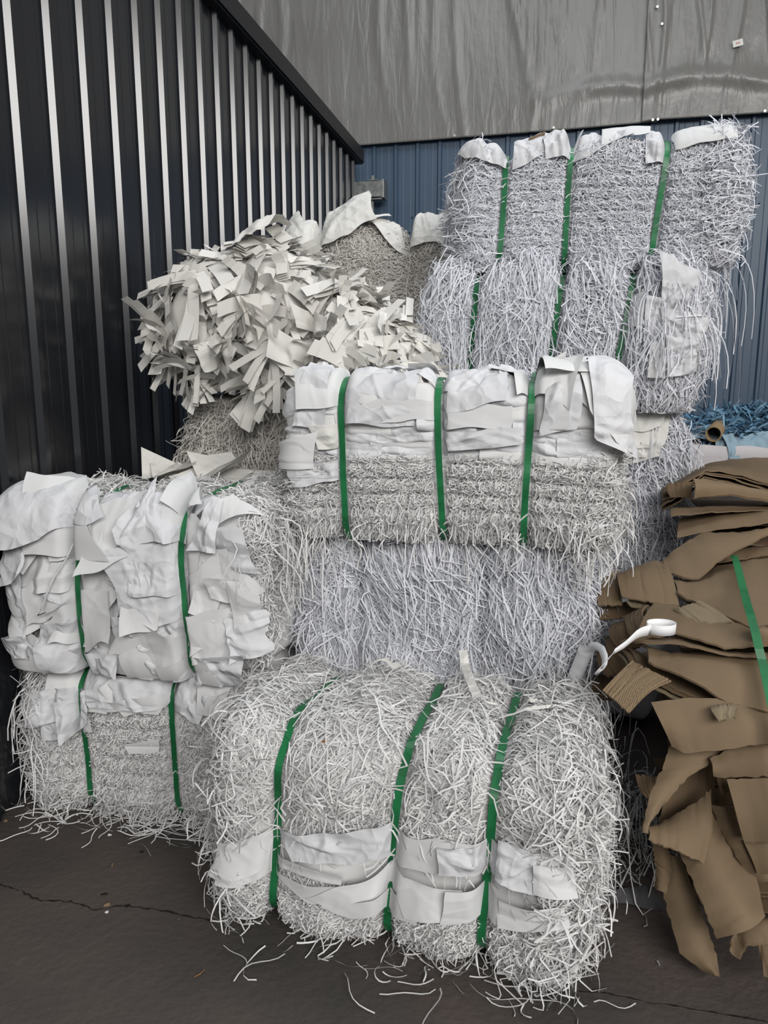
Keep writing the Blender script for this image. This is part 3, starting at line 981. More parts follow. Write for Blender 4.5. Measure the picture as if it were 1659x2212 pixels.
for pts_, kw in (
    ([(5, 1060), (180, 1040), (255, 1140), (10, 1165)], dict(crumple=.05, nf=4, lift=.03, flap=(.03, .05, .0, .0))),
    ([(60, 1050), (200, 1055), (275, 1185), (90, 1190)], dict(crumple=.05, nf=5, lift=.045, flap=(.0, .02, .02, 0))),
    ([(-5, 1090), (60, 1100), (80, 1210), (5, 1260)], dict(crumple=.06, nf=6, lift=.03)),
    ([(120, 1130), (200, 1110), (235, 1190), (140, 1200)], dict(crumple=.03, nf=3, lift=.05)),
    ([(180, 1105), (260, 1130), (300, 1185), (215, 1220)], dict(crumple=.05, nf=4, lift=.04)),
    ([(250, 1185), (390, 1165), (420, 1320), (300, 1360)], dict(crumple=.03, nf=3, lift=.04)),
    ([(305, 1200), (385, 1195), (385, 1270), (315, 1265)], dict(crumple=.015, nf=2, lift=.065)),
    ([(265, 1235), (315, 1180), (345, 1270), (290, 1260)], dict(crumple=.02, nf=2, lift=.055)),
    ([(300, 1275), (380, 1265), (375, 1345), (310, 1355)], dict(crumple=.03, nf=4, lift=.055)),
    ([(275, 1405), (420, 1345), (425, 1440), (290, 1440)], dict(crumple=.02, nf=3, lift=.03)),
    ([(50, 1285), (160, 1205), (190, 1300), (80, 1345)], dict(crumple=.02, nf=2, lift=.03)),
    ([(0, 1240), (70, 1230), (100, 1400), (15, 1390)], dict(crumple=.04, nf=4, lift=.03)),
    ([(205, 1270), (265, 1255), (280, 1370), (210, 1400)], dict(crumple=.05, nf=6, lift=.04)),
    ([(110, 1330), (195, 1310), (190, 1400), (100, 1390)], dict(crumple=.03, nf=5, lift=.03)),
    ([(25, 1390), (190, 1395), (195, 1425), (40, 1450)], dict(crumple=.03, nf=4, lift=.04)),
    ([(20, 1420), (200, 1430), (190, 1465), (45, 1470)], dict(crumple=.03, nf=4, lift=.045)),
    ([(90, 1445), (205, 1445), (195, 1475), (110, 1500)], dict(crumple=.03, nf=4, lift=.05)),
    ([(200, 1405), (280, 1400), (270, 1435), (205, 1440)], dict(crumple=.02, nf=3, lift=.04)),
    ([(210, 1440), (360, 1445), (350, 1472), (220, 1470)], dict(crumple=.02, nf=5, lift=.03)),
    ([(240, 1440), (340, 1440), (345, 1462), (250, 1460)], dict(crumple=.02, nf=4, lift=.045)),
    ([(420, 1130), (460, 1122), (500, 1190), (430, 1185)], dict(crumple=.04, nf=4, lift=.05, flap=(.03, 0, 0, 0))),
    ([(430, 1170), (505, 1165), (520, 1240), (440, 1240)], dict(crumple=.03, nf=5, lift=.02)),
    ([(470, 1240), (535, 1245), (540, 1290), (480, 1285)], dict(crumple=.04, nf=4, lift=.04)),
    ([(435, 1240), (490, 1245), (480, 1330), (430, 1310)], dict(crumple=.04, nf=5, lift=.03)),
    ([(430, 1310), (520, 1300), (525, 1400), (435, 1420)], dict(crumple=.04, nf=5, lift=.03)),
    ([(500, 1310), (560, 1300), (595, 1400), (520, 1420)], dict(crumple=.03, nf=3, lift=.03, flap=(0, .0, .03, 0))),
    ([(515, 1240), (560, 1270), (570, 1360), (520, 1370)], dict(crumple=.04, nf=4, lift=.03)),
    ([(430, 1400), (540, 1390), (530, 1450), (440, 1470)], dict(crumple=.04, nf=5, lift=.03)),
    ([(380, 1440), (445, 1430), (440, 1480), (385, 1490)], dict(crumple=.03, nf=4, lift=.04)),
    ([(300, 1115), (350, 1090), (365, 1140), (290, 1165)], dict(crumple=.04, nf=3, lift=.04, flap=(0, .13, 0, 0))),
    ([(300, 1110), (420, 1100), (425, 1160), (295, 1165)], dict(crumple=.05, nf=6, lift=.04)),
    ([(365, 1100), (415, 1085), (425, 1120), (375, 1130)], dict(crumple=.05, nf=3, lift=.05, flap=(.08, .08, 0, 0))),
    ([(460, 1110), (515, 1104), (510, 1140), (465, 1150)], dict(crumple=.03, nf=5, lift=.02)),
    ([(250, 1150), (290, 1180), (300, 1190), (235, 1215)], dict(crumple=.03, nf=3, lift=.04)),
):
    kw['crumple'] *= .8
    lu.sheet_px(pts_, nu=44, nv=42, jag=.008, tilt=1.9, **kw)
for i in range(2):
    lu.strap(i, .021, off=.032)
P = np.array([np.append(lu.uv(*q), 0) for q in ((182, 1165), (170, 1195), (150, 1240), (130, 1290), (118, 1312), (150, 1300), (190, 1275))])
Pp, N = lu.S(P[:, 0], P[:, 1])
v_, f_ = tube(Pp + N * .075, .003)
mk('cord', v_, f_, 'sheet_white', lu.root, True, 'thin white cord dangling across the crumpled sheets')

# --- back left pedestal bale
pe = Bale('narrow dim shredded bale rising behind left stack, under the offcut bale', -.46, 3.32, -12, .86, .58, 1.50, 0, r=.08, re=.08,
          straps=[-.18, .12], pinch=.02, puff=.02, lump=.018, layers=(.9, 1.5, .06, .018), seed=51,
          extra=lambda x, y, z, N: -.05 * np.clip((z - 1.15) / .3, 0, 1) + .02)
pe.core('shred_warmlit', na=70, nb=150)
g = [pe.strands(6000, (-pe.L * .8, pe.L * .8), (pe.zf(.95), pe.fl + .05), (.02, .07), (.0035, .0055), (.3, .8), .5, 1.8, .5, (-.008, .012), .012, .012, clear=0),
     pe.strands(300, (-pe.Lf, pe.Lf), (pe.zf(1.0), pe.fl), (.1, .25), (.004, .006), (PI2, .3), .3, .8, .3, (.01, .02), .02, .02, clear=0),
     pe.strands(1200, (-pe.L, -pe.Lf), (pe.zf(.8), pe.fl), (.04, .14), (.0038, .006), (.6, .8), .5, 1.3, .4, (-.01, .02), .03, .02, clear=0),
     pe.dangle(86, (-pe.L * .8, -pe.Lf), (pe.zf(1.1), pe.fl), (.08, .25), out=.8, down=.9)]
pe.lay(g, 'shred_warmlit')
# torn sheets lying at its foot on the left stack
for (px, py, w, h) in ((345, 1030, .10, .08), (375, 1022, .12, .08), (405, 1040, .13, .10), (440, 1030, .14, .10), (475, 1022, .14, .10), (500, 1040, .12, .08), (530, 1048, .16, .09),
                       (565, 1060, .16, .08), (600, 1062, .18, .08), (430, 1055, .10, .07), (620, 1070, .14, .07)):
    p = aty(px, py, rng.uniform(3.08, 3.2))
    q = pe.local(p)
    nu = 14
    u, v = np.meshgrid(np.linspace(-.5, .5, nu), np.linspace(-.5, .5, nu), indexing='ij')
    rot = rng.uniform(0, 3)
    sl = rng.normal(size=(3, 3))
    hh = sum(abs(u * sl[k, 0] + v * sl[k, 1] + sl[k, 2] * .2) for k in range(3)) * .034
    X = (u * math.cos(rot) - v * math.sin(rot)) * w * 1.5
    Yy = (u * math.sin(rot) + v * math.cos(rot)) * w * 1.3
    V = np.stack([q[0] + X, q[1] + Yy * .8, q[2] - .02 + hh + .25 * Yy], -1).reshape(-1, 3)
    mk('paper_sheet', V, grid_faces(nu, nu), 'sheet_warm', pe.root, True)

# --- mushroom bale of offcuts
mu = Bale('bulging bale of loose paper offcuts bristling outward beside the black wall', -.445, 3.12, -12, 1.06, .72, .64, 1.46, r=.24, re=.22,
          straps=[-.22, .16, .37], pinch=.07, puff=.05, lump=.03, seed=61,
          shape=lambda P: np.stack([P[..., 0], P[..., 1], P[..., 2] * (1 - .52 * np.clip((P[..., 0] - .02) / .55, 0, 1)) * (1 - .12 * np.clip((-P[..., 0] - .1) / .4, 0, 1))], -1))
mu.core('offcut', inset=.05)


def offcuts(B, n, wr, lr, brange, arange, out):
    a = rng.uniform(arange[0], arange[1], n)
    b = rng.uniform(brange[0], brange[1], n)
    P0, N = B.S(a, b)
    d = rng.normal(size=(n, 3))
    d = unit(d - (d * N).sum(-1, keepdims=True) * N)          # in the surface
    d[:, 2] -= .35
    d = unit(d + N * rng.uniform(out[0], out[1], n)[:, None])
    sd = unit(np.cross(d, N + .4 * rng.normal(size=(n, 3))))
    L = rng.uniform(*lr, n)
    w = rng.uniform(*wr, n)
    return P0 - d * (L * .25)[:, None] - N * .015, d, sd, N, L, w


big = []
rest = []
P0, d, sd, N, L, w = offcuts(mu, 600, (.03, .068), (.10, .21), (-.20, mu.fl + 2 * mu.arc + mu.tl), (-mu.L * .92, mu.L * .92), (.05, .8))
K = 5
for i in range(len(P0)):
    cnt = int(rng.integers(1, 5))
    for j in range(cnt):
        dd = unit(d[i] + rng.normal(size=3) * .10)
        s2 = unit(sd[i] + rng.normal(size=3) * .10)
        s2 = unit(s2 - dd * (s2 @ dd))
        nn = np.cross(s2, dd)
        t = np.linspace(0, 1, K)
        LL = L[i] * rng.uniform(.75, 1.1)
        bend = rng.normal() * .035
        Pk = P0[i] + N[i] * .012 * j + dd * (t * LL)[:, None] + nn * (bend * t ** 2)[:, None] + np.array([0, 0, -.035]) * (t ** 2)[:, None]
        Wk = np.repeat((s2 * w[i] * rng.uniform(.7, 1.0) / 2)[None], K, 0)
        frontness = -(N[i] @ np.array([0, 1, 0])) + rng.uniform(0, .2)
        rest.append((LL * w[i] * (frontness > 0.2) * (1 + .3 * j), Pk, Wk))
rest.sort(key=lambda q: -q[0])
for (_, Pk, Wk) in rest[:95]:
    v_, f_ = ribbons(Pk[None], Wk[None])
    mk('paper_offcut', v_, f_, 'offcut', mu.root, False)
v_, f_ = ribbons(np.array([q[1] for q in rest[95:]]), np.array([q[2] for q in rest[95:]]))
mk('paper_offcuts', v_, f_, 'offcut', mu.root, False, None, True)
for pts_, kw in (
    ([(525, 500), (590, 505), (590, 545), (530, 540)], dict(crumple=.05, nf=4, lift=.05)),
    ([(490, 540), (575, 530), (570, 570), (500, 575)], dict(crumple=.03, nf=3, lift=.07)),
    ([(440, 740), (520, 730), (500, 800), (450, 790)], dict(crumple=.02, nf=2, lift=.08)),
    ([(600, 690), (700, 740), (680, 790), (590, 760)], dict(crumple=.02, nf=2, lift=.08)),
    ([(640, 640), (720, 640), (715, 700), (650, 690)], dict(crumple=.02, nf=3, lift=.07)),
):
    mu.sheet_px(pts_, m='offcut', nu=16, nv=16, **kw)

# --- back middle bales
bl_ = Bale('dim shredded bale low behind the offcut bale, squeezed between the stacks', .0, 4.06, -12, .84, .6, 1.74, 0, r=.08, re=.08,
           straps=[-.15, .25], pinch=.02, puff=.02, lump=.015, seed=71)
bl_.core('shred_warmlit', nb=120)
bl_.lay([bl_.strands(3200, (-bl_.L * .6, bl_.L * .7), (bl_.zf(1.2), bl_.fl + bl_.arc), (.02, .08), (.004, .006), (.3, .8), .5, 1.6, .5, (-.008, .012), .012, .012, clear=0)], 'shred_warmlit')
bm = Bale('grey-white shredded bale with a loose sheet folded over its top, farthest back', -.05, 4.0, -12, .90, .6, .54, 1.75, r=.12, re=.12,
          straps=[-.30, .17], pinch=.06, puff=.05, lump=.012, seed=81)
bm.core('shred_warmlit')
T1 = bm.fl + bm.arc
bm.lay([bm.strands(8200, (-bm.L * .8, bm.L * .8), (bm.zf(-.02), T1), (.02, .07), (.0038, .0058), (.2, .7), .5, 1.8, .5, (-.006, .010), .010, .010, clear=0),
        bm.dangle(74, (-bm.Lf, bm.L * .8), (bm.zf(-.05), T1), (.05, .15), out=.8, down=.9)], 'shred_warmlit')
bm.sheet_px([(655, 500), (760, 470), (845, 505), (700, 545)], m='sheet_warm', crumple=.03, nf=4, lift=.03, nu=30)
bm.sheet([(-.48, bm.bt(.10)), (-.06, bm.bt(.14)), (.03, bm.bt(.02)), (-.34, bm.zf(.42))], m='sheet_warm', crumple=.05, nf=4, lift=.03, flap=(.05, .22, .03, .0), nu=40, nv=30)
bm.sheet([(-.58, bm.bt(.10)), (-.38, bm.bt(.16)), (-.34, bm.bt(.0)), (-.48, bm.zf(.46))], m='sheet_warm', crumple=.04, nf=2, lift=.04, flap=(.06, .20, .0, .0), nu=44, nv=42)
bm.sheet([(-.10, bm.bt(.10)), (.12, bm.bt(.08)), (.19, bm.zf(.40)), (.12, bm.zf(.44))], m='sheet_warm', crumple=.02, nf=4, lift=.02)
bm.sheet([(.19, bm.bt(.14)), (.40, bm.bt(.12)), (.44, bm.zf(.45)), (.18, bm.zf(.43))], m='sheet_warm', crumple=.05, nf=5, lift=.02, flap=(.04, 0, 0, 0))
bm.sheet([(.12, bm.zf(.02)), (.34, bm.zf(.04)), (.32, bm.zf(-.06)), (.14, bm.zf(-.07))], m='sheet_warm', crumple=.02, nf=3, lift=.03)
P = np.array([[.17 + .01 * math.sin(z * 20), bm.zf(z)] for z in np.linspace(.02, .5, 14)])
Pp, N = bm.S(P[:, 0], P[:, 1])
v_, f_ = tube(Pp + N * .008, .004)
mk('binding_cord', v_, f_, 'sheet_warm', bm.root)

# --- right stack
r3 = Bale('shaded shredded bale at the bottom of tall right stack, crumpled sheet on top', .72, 3.30, -12, 1.06, .6, 1.42, 0, r=.09, re=.08,
          straps=[], lump=.025, seed=91)
r3.core('shred_skylit', nb=110)
T1 = r3.fl + r3.arc
g = [r3.strands(5200, (.1, r3.L * .8), (r3.zf(.65), T1), (.04, .14), (.004, .007), (2.3, .7), .7, 1.2, .4, (-.012, .014), .02, .015),
     r3.strands(2200, (r3.Lf, r3.L), (r3.zf(.5), T1), (.08, .22), (.004, .006), (PI2, .5), .5, 1.1, .3, (-.01, .02), .03, .02),
     r3.strands(900, (-r3.Lf, .1), (r3.zf(.7), T1), (.06, .16), (.004, .006), (1.2, .7), .5, 1.1, .3, (-.01, .02), .03, .02),
     r3.dangle(161, (r3.Lf * .7, r3.L * .85), (r3.zf(.75), T1), (.1, .3), out=.7, down=.9)]
r3.lay(g, 'shred_skylit')
for pts_, kw in (
    ([(1300, 900), (1440, 885), (1420, 985), (1300, 1000)], dict(crumple=.05, nf=6, lift=.03)),
    ([(1320, 935), (1425, 930), (1395, 985), (1325, 985)], dict(crumple=.03, nf=4, lift=.06)),
    ([(1330, 885), (1410, 880), (1420, 930), (1330, 940)], dict(crumple=.06, nf=7, lift=.06)),
    ([(1285, 930), (1345, 930), (1340, 985), (1290, 990)], dict(crumple=.03, nf=4, lift=.04)),
    ([(1325, 1135), (1366, 1140), (1364, 1165), (1330, 1155)], dict(crumple=.01, nf=1, lift=.02)),
    ([(1330, 1050), (1360, 1030), (1350, 1060), (1335, 1075)], dict(crumple=.01, nf=2, lift=.012)),
):
    r3.sheet_px(pts_, m='sheet_warm', nu=44, nv=42, **kw)
# folded strip hanging over it
P = []
for (px, py, h) in ((1325, 893, .075), (1318, 930, .10), (1320, 965, .105), (1328, 972, .075), (1329, 1010, .07), (1334, 1012, .05), (1332, 1035, .045), (1338, 1040, .03), (1338, 1058, .03)):
    a_, b_ = r3.uv(px, py)
    p_, n_ = r3.S(np.array([a_]), np.array([b_]))
    P.append(r3.o + r3.X * p_[0, 0] + r3.Y * (p_[0, 1] - h) + np.array([0, 0, p_[0, 2]]))
P = np.array(P)
v_, f_ = ribbons(P[None], np.repeat((r3.X * .0135)[None], len(P), 0)[None])
tag(mk('paper_strip', v_, f_, 'sheet_warm', None, False), 'folded zigzag paper strip hanging down the lowest bale of right stack', 'paper strip')

r2 = Bale('shaggy bluish-lit shredded bale with crumpled sheets at right, middle of right stack', .69, 3.20, -12, 1.05, .62, .58, 1.43, r=.09, re=.08,
          straps=[(-.36, -.345), (-.02, .0), (.235, .275)], pinch=.04, puff=.03, lump=.018, seed=101, lean=.06)
r2.core('shred_skylit')
T1 = r2.fl + r2.arc
g = [r2.strands(2000, (-r2.L * .8, r2.L * .8), (r2.zf(-.02), T1), (.14, .34), (.0042, .0068), (PI2, .35), .5, .9, .12, (.0, .024), .03, .025, lock=12),
     r2.strands(900, (-r2.L * .8, r2.L * .8), (r2.zf(.0) - .16, r2.zf(.0)), (.07, .2), (.0042, .0068), (PI2, .7), .75, 1.1, .3, (-.01, .014), .025, .018),
     r2.strands(7600, (-r2.L * .8, r2.L * .8), (r2.zf(-.06), T1), (.07, .24), (.0042, .0068), (PI2, .55), .75, 1.1, .3, (-.014, .014), .025, .018),
     r2.strands(2000, (-r2.L, -r2.Lf), (r2.zf(-.05), T1), (.10, .3), (.0042, .0068), (PI2, .4), .5, .9, .3, (-.01, .024), .03, .02),
     r2.strands(2200, (r2.Lf, r2.L), (r2.zf(-.05), T1), (.10, .3), (.0042, .0068), (PI2, .45), .5, .9, .3, (-.01, .024), .03, .02),
     r2.dangle(322, (r2.Lf * .75, r2.L * .8), (r2.zf(.30), T1), (.10, .30), out=.6, down=1.0),
     r2.dangle(198, (-r2.L * .85, -r2.Lf * .8), (r2.zf(.1), T1), (.10, .26), out=.5, down=1.0),
     r2.dangle(148, (-r2.Lf, r2.Lf), (r2.zf(.2), T1), (.08, .25), out=.7, down=.9)]
r2.lay(g, 'shred_skylit')
for i in range(3):
    r2.strap(i, .022, off=.008)
for pts_, kw in (
    ([(1400, 600), (1480, 610), (1490, 690), (1400, 690)], dict(crumple=.05, nf=6, lift=.02)),
    ([(1400, 660), (1485, 680), (1480, 740), (1410, 740)], dict(crumple=.05, nf=6, lift=.03)),
    ([(1390, 740), (1470, 720), (1470, 800), (1385, 815)], dict(crumple=.04, nf=5, lift=.03)),
    ([(1420, 730), (1478, 740), (1460, 810), (1430, 815)], dict(crumple=.04, nf=3, lift=.045)),
    ([(1350, 640), (1380, 630), (1365, 720), (1340, 700)], dict(crumple=.03, nf=4, lift=.008)),
    ([(1225, 775), (1262, 762), (1262, 800), (1232, 800)], dict(crumple=.03, nf=3, lift=.02)),
    ([(1380, 640), (1420, 650), (1410, 760), (1375, 745)], dict(crumple=.03, nf=4, lift=.012)),
):
    kw['lift'] += .024
    r2.sheet_px(pts_, nu=44, nv=42, **kw)

r1 = Bale('tightly layered shredded bale with three green straps, top of tall right stack', .845, 3.28, -12, 1.08, .6, .50, 2.005, r=.07, re=.07,
          straps=[(-.37, -.36), (-.105, -.095), (.245, .27)], pinch=.026, puff=.022, lump=.012, layers=(.06, .44, .045, .013), seed=111, lean=.02)
r1.core('shred_skylit', na=80, nb=110)
T1 = r1.fl + r1.arc
g = [r1.strands(12500, (-r1.Lf * 1.05, r1.Lf * 1.05), (r1.zf(.04), r1.zf(.47)), (.02, .08), (.0034, .0054), (.15, .6), .5, 1.8, .5, (-.008, .010), .010, .010),
     r1.strands(2600, (-r1.Lf, r1.Lf), (r1.zf(.0) - .12, r1.zf(.08)), (.06, .18), (.004, .006), (.3, .6), .6, 1.2, .3, (-.008, .016), .02, .02),
     r1.strands(2600, (-r1.L, -r1.Lf), (r1.zf(-.05), T1), (.06, .2), (.004, .006), (.6, .8), .6, 1.2, .4, (-.008, .02), .03, .02),
     r1.strands(3000, (r1.Lf * .95, r1.L), (r1.zf(-.05), T1), (.06, .2), (.004, .006), (.3, .8), .6, 1.2, .4, (-.008, .022), .03, .02),
     r1.dangle(223, (-r1.Lf, r1.Lf), (r1.zf(-.08), r1.zf(.05)), (.06, .22), out=.8, down=.8),
     r1.dangle(136, (r1.Lf, r1.L * .8), (r1.zf(-.05), T1), (.06, .2), out=1.0, down=.5, up=.1),
     r1.dangle(55, (r1.Lf * .8, r1.L * .7), (r1.zf(-.12), r1.zf(.05)), (.15, .45), out=.6, down=1.1),
     r1.dangle(99, (-r1.L * .8, -r1.Lf), (r1.zf(-.05), T1), (.05, .18), out=.9, down=.7, up=.1)]
r1.lay(g, 'shred_skylit')
for i in range(3):
    r1.strap(i, .022, off=.012)
for q, kw in (
    ([(-.55, r1.bt(.06)), (-.36, r1.bt(.06)), (-.36, r1.zf(.42)), (-.50, r1.zf(.46))], dict(crumple=.03, nf=4, lift=.02, flap=(.05, 0, 0, .03))),
    ([(-.34, r1.bt(.06)), (-.12, r1.bt(.06)), (-.12, r1.zf(.46)), (-.33, r1.zf(.40))], dict(crumple=.03, nf=5, lift=.015)),
    ([(-.22, r1.bt(.05)), (-.06, r1.bt(.05)), (-.10, r1.zf(.44)), (-.20, r1.zf(.43))], dict(crumple=.03, nf=4, lift=.025)),
    ([(-.09, r1.bt(.06)), (.12, r1.bt(.08)), (.14, r1.zf(.47)), (-.09, r1.zf(.43))], dict(crumple=.02, nf=4, lift=.015)),
    ([(.02, r1.bt(.06)), (.20, r1.bt(.08)), (.20, r1.zf(.48)), (.02, r1.zf(.46))], dict(crumple=.02, nf=3, lift=.025)),
    ([(.17, r1.bt(.04)), (.26, r1.bt(.04)), (.27, r1.zf(.39)), (.19, r1.zf(.39))], dict(crumple=.03, nf=3, lift=.03, flap=(0, 0, .01, .0))),
    ([(.28, r1.bt(.10)), (.50, r1.bt(.12)), (.50, r1.bt(-.02)), (.29, r1.bt(-.03))], dict(crumple=.03, nf=4, lift=.015)),
):
    r1.sheet(q, nu=44, nv=42, **kw)
p = r1.o + r1.X * -.23 + r1.Y * -.27 + np.array([0, 0, .535])
v_, f_ = box(0, 0, 0, .065, .03, .012)
o = bevel(mk('cardboard_scrap', [tuple(p + r1.X * a_ + r1.Y * b_ + np.array([0, 0, c_ + a_ * .35])) for a_, b_, c_ in v_], f_, 'card', None, False), .002)
tag(o, 'brown cardboard scrap tucked under sheets atop the tall right stack', 'scrap')

# --- blue bale
bb = Bale('bale of blue paper strips against back wall, beyond the cardboard', 1.86, 3.68, -12, 1.25, .75, 1.24, 0, r=.05, re=.06, straps=[], lump=.012, seed=121,
          extra=lambda x, y, z, N: np.clip(N[..., 2], 0, 1) * np.clip((y + .36) / .3, 0, 1) * (.08 + .05 * np.sin(x * 5 + 1.0)))
bb.core('pink_paper')
e1 = bb.fl + bb.arc
g = [bb.strands(2600, (-bb.L * .8, bb.L * .6), (e1 + .06, e1 + bb.tl + bb.arc), (.05, .14), (.010, .024), (.1, .35), .4, .6, .2, (-.008, .03), .03, .015, twist=.4),
     bb.strands(160, (-bb.L * .8, bb.L * .6), (e1 - .02, e1 + .1), (.05, .12), (.010, .02), (.6, .8), .4, .6, .2, (.0, .02), .03, .015, twist=.4)]
bb.lay(g, 'blue_paper', 'shredded_blue_paper')
for q, m_, kw in (
    ([(-.60, e1 + .14), (-.22, e1 + .14), (-.22, e1 - .01), (-.60, e1 - .02)], 'blue_sheet', dict(crumple=.02, nf=3, lift=.02)),
    ([(-.40, e1 + .16), (-.25, e1 + .18), (-.25, e1 + .05), (-.50, e1 + .0)], 'pink_paper', dict(crumple=.02, nf=2, lift=.03)),
    ([(-.25, e1 + .03), (.0, e1 + .02), (.0, e1 - .05), (-.25, e1 - .05)], 'blue_sheet', dict(crumple=.02, nf=4, lift=.02)),
    ([(-.58, e1 - .05), (.2, e1 - .05), (.2, e1 - .2), (-.58, e1 - .2)], 'pink_paper', dict(crumple=.05, nf=9, lift=.01, nu=60)),
    ([(.0, e1 + .05), (.3, e1 + .05), (.3, e1 - .02), (.0, e1 - .02)], 'blue_sheet', dict(crumple=.02, nf=4, lift=.015)),
    ([(-.22, e1 + .0), (-.17, e1 + .0), (-.14, e1 - .1), (-.19, e1 - .1)], 'blue_sheet', dict(crumple=.01, nf=1, lift=.05)),
    ([(-.62, e1 - .08), (-.45, e1 - .1), (-.50, e1 - .25), (-.62, e1 - .25)], 'blue_paper', dict(crumple=.03, nf=4, lift=.02)),
):
    bb.sheet(q, m=m_, **kw)
# cardboard tube on it
p0 = aty(1541, 938, 3.72)
ax = unit(aty(1556, 908, 4.05) - p0)
ax = unit(np.array([ax[0], ax[1], .05]))
sx_ = unit(np.cross(ax, np.array([0, 0, 1.])))
uz_ = np.cross(sx_, ax)
an = np.linspace(0, 2 * math.pi, 33)[:32]
rings = []
for (t, rr) in ((0, .038), (.45, .038), (.45, .032), (0, .032)):
    rings.append([p0 + ax * t + rr * (sx_ * math.cos(a_) + uz_ * math.sin(a_)) for a_ in an])
V = np.array(rings).reshape(-1, 3)
f = [(i * 32 + j, i * 32 + (j + 1) % 32, ((i + 1) % 4) * 32 + (j + 1) % 32, ((i + 1) % 4) * 32 + j) for i in range(4) for j in range(32)]
tag(mk('cardboard_tube', V, f, 'kraft', None, True), 'brown cardboard tube lying on the blue paper bale', 'tube')

# ------------------------------------------------------------------ cardboard
def resample(pl, n):
    pl = np.asarray(pl, float)
    d = np.r_[0, np.cumsum(np.linalg.norm(np.diff(pl, axis=0), axis=1))]
    t = np.linspace(0, d[-1], n)
    return np.stack([np.interp(t, d, pl[:, k]) for k in range(3)], -1)


def card(A, B, m='card', bulge=0.0, th=.004, name='cardboard_sheet', parent=None, n=24, nr=10, wob=.004, world=False):
    A3 = resample([aty(*p) for p in A], n)
    B3 = resample([aty(*p) for p in B], n)
    A3 += rng.normal(size=A3.shape) * wob * .35
    B3 += rng.normal(size=B3.shape) * wob * .35
    t = np.linspace(0, 1, nr)[None, :, None]
    P = A3[:, None] * (1 - t) + B3[:, None] * t
    du = np.gradient(P, axis=0)
    dv = np.gradient(P, axis=1)
    N = unit(np.cross(du, dv))
    view = np.array([0, 0, CH]) - P
    N = N * np.sign((N * view).sum(-1, keepdims=True).mean())
    nx = int(rng.integers(1e6))
    P = P + N * (bulge * np.sin(math.pi * t[..., 0]) + .006 * nz(P[..., 0], P[..., 1], P[..., 2], nx, 11))[..., None]
    P[..., 2] = np.maximum(P[..., 2], .006)
    Q = P - N * th
    nn = n * nr
    V = np.concatenate([P.reshape(-1, 3), Q.reshape(-1, 3)])
    f = grid_faces(n, nr)
    bd = [i * nr for i in range(n)] + [(n - 1) * nr + j for j in range(1, nr)] + [i * nr + nr - 1 for i in range(n - 2, -1, -1)] + [j for j in range(nr - 2, 0, -1)]
    bd = np.array(bd)
    b2 = np.roll(bd, -1)
    f = np.concatenate([f, f[:, ::-1] + nn, np.stack([bd, b2, b2 + nn, bd + nn], -1)])
    if parent is not None:
        V = V - np.array(parent.location)
    o = mk(name, V, f, m, parent, True)
    sp = o.modifiers.new('edges', 'EDGE_SPLIT')
    sp.split_angle = R(50)
    return o


def slab(parent, cx, cy, z, w, d, rot, m, bend=.02):
    """flat sheet lying inside a bale"""
    nu = 14
    u, v = np.meshgrid(np.linspace(-.5, .5, nu), np.linspace(-.5, .5, nu), indexing='ij')
    c, s_ = math.cos(rot), math.sin(rot)
    X = u * w + .02 * nz(u, v, 0 * u, int(rng.integers(1e6)), 8)
    Y = v * d + .02 * nz(u, v, 0 * u, int(rng.integers(1e6)), 8)
    Z = z + bend * nz(u, v, 0 * u, int(rng.integers(1e6)), 4)
    P = np.stack([cx + X * c - Y * s_, cy + X * s_ + Y * c, Z], -1).reshape(-1, 3)
    Q = P - np.array([0, 0, .004])
    f = grid_faces(nu, nu)
    bd = np.array([i * nu for i in range(nu)] + [(nu - 1) * nu + j for j in range(1, nu)] + [i * nu + nu - 1 for i in range(nu - 2, -1, -1)] + [j for j in range(nu - 2, 0, -1)])
    b2 = np.roll(bd, -1)
    n_ = nu * nu
    f = np.concatenate([f, f[:, ::-1] + n_, np.stack([bd, b2, b2 + n_, bd + n_], -1)])
    V = np.concatenate([P, Q]) - np.array(parent.location)
    o = mk('cardboard_sheet', V, f, m, parent, True)
    sp = o.modifiers.new('edges', 'EDGE_SPLIT')
    sp.split_angle = R(50)
    return o


cb = empty('cardboard_bale', (1.25, 2.1, 0))
tag(cb, 'sagging bale of brown cardboard sheets tied with a green strap, at right edge', 'cardboard', 'bales of brown cardboard')
cbk = empty('cardboard_bale', (1.75, 3.0, 0))
tag(cbk, 'unstrapped heap of bowed cardboard sheets behind the green-strapped cardboard, below blue bale', 'cardboard', 'bales of brown cardboard')
for k in range(17):                                    # inner layers of the front bale
    z = .05 + k * .037
    slab(cb, 1.36 + rng.normal() * .02, 2.28 + rng.normal() * .02, z, .78, .62, R(-12) + rng.normal() * .05, 'card_dark', .012)
for k in range(14):
    z = .08 + k * .072
    slab(cbk, 1.86 + rng.normal() * .03, 3.08 + rng.normal() * .02, z, .95, .52, R(-12) + rng.normal() * .05, 'card_dark', .012)
for k in range(6):
    slab(cb, 1.40 + rng.normal() * .02, 2.38 + rng.normal() * .02, .68 + k * .03, .74, .42, R(-12) + rng.normal() * .05, 'card_dark', .012)
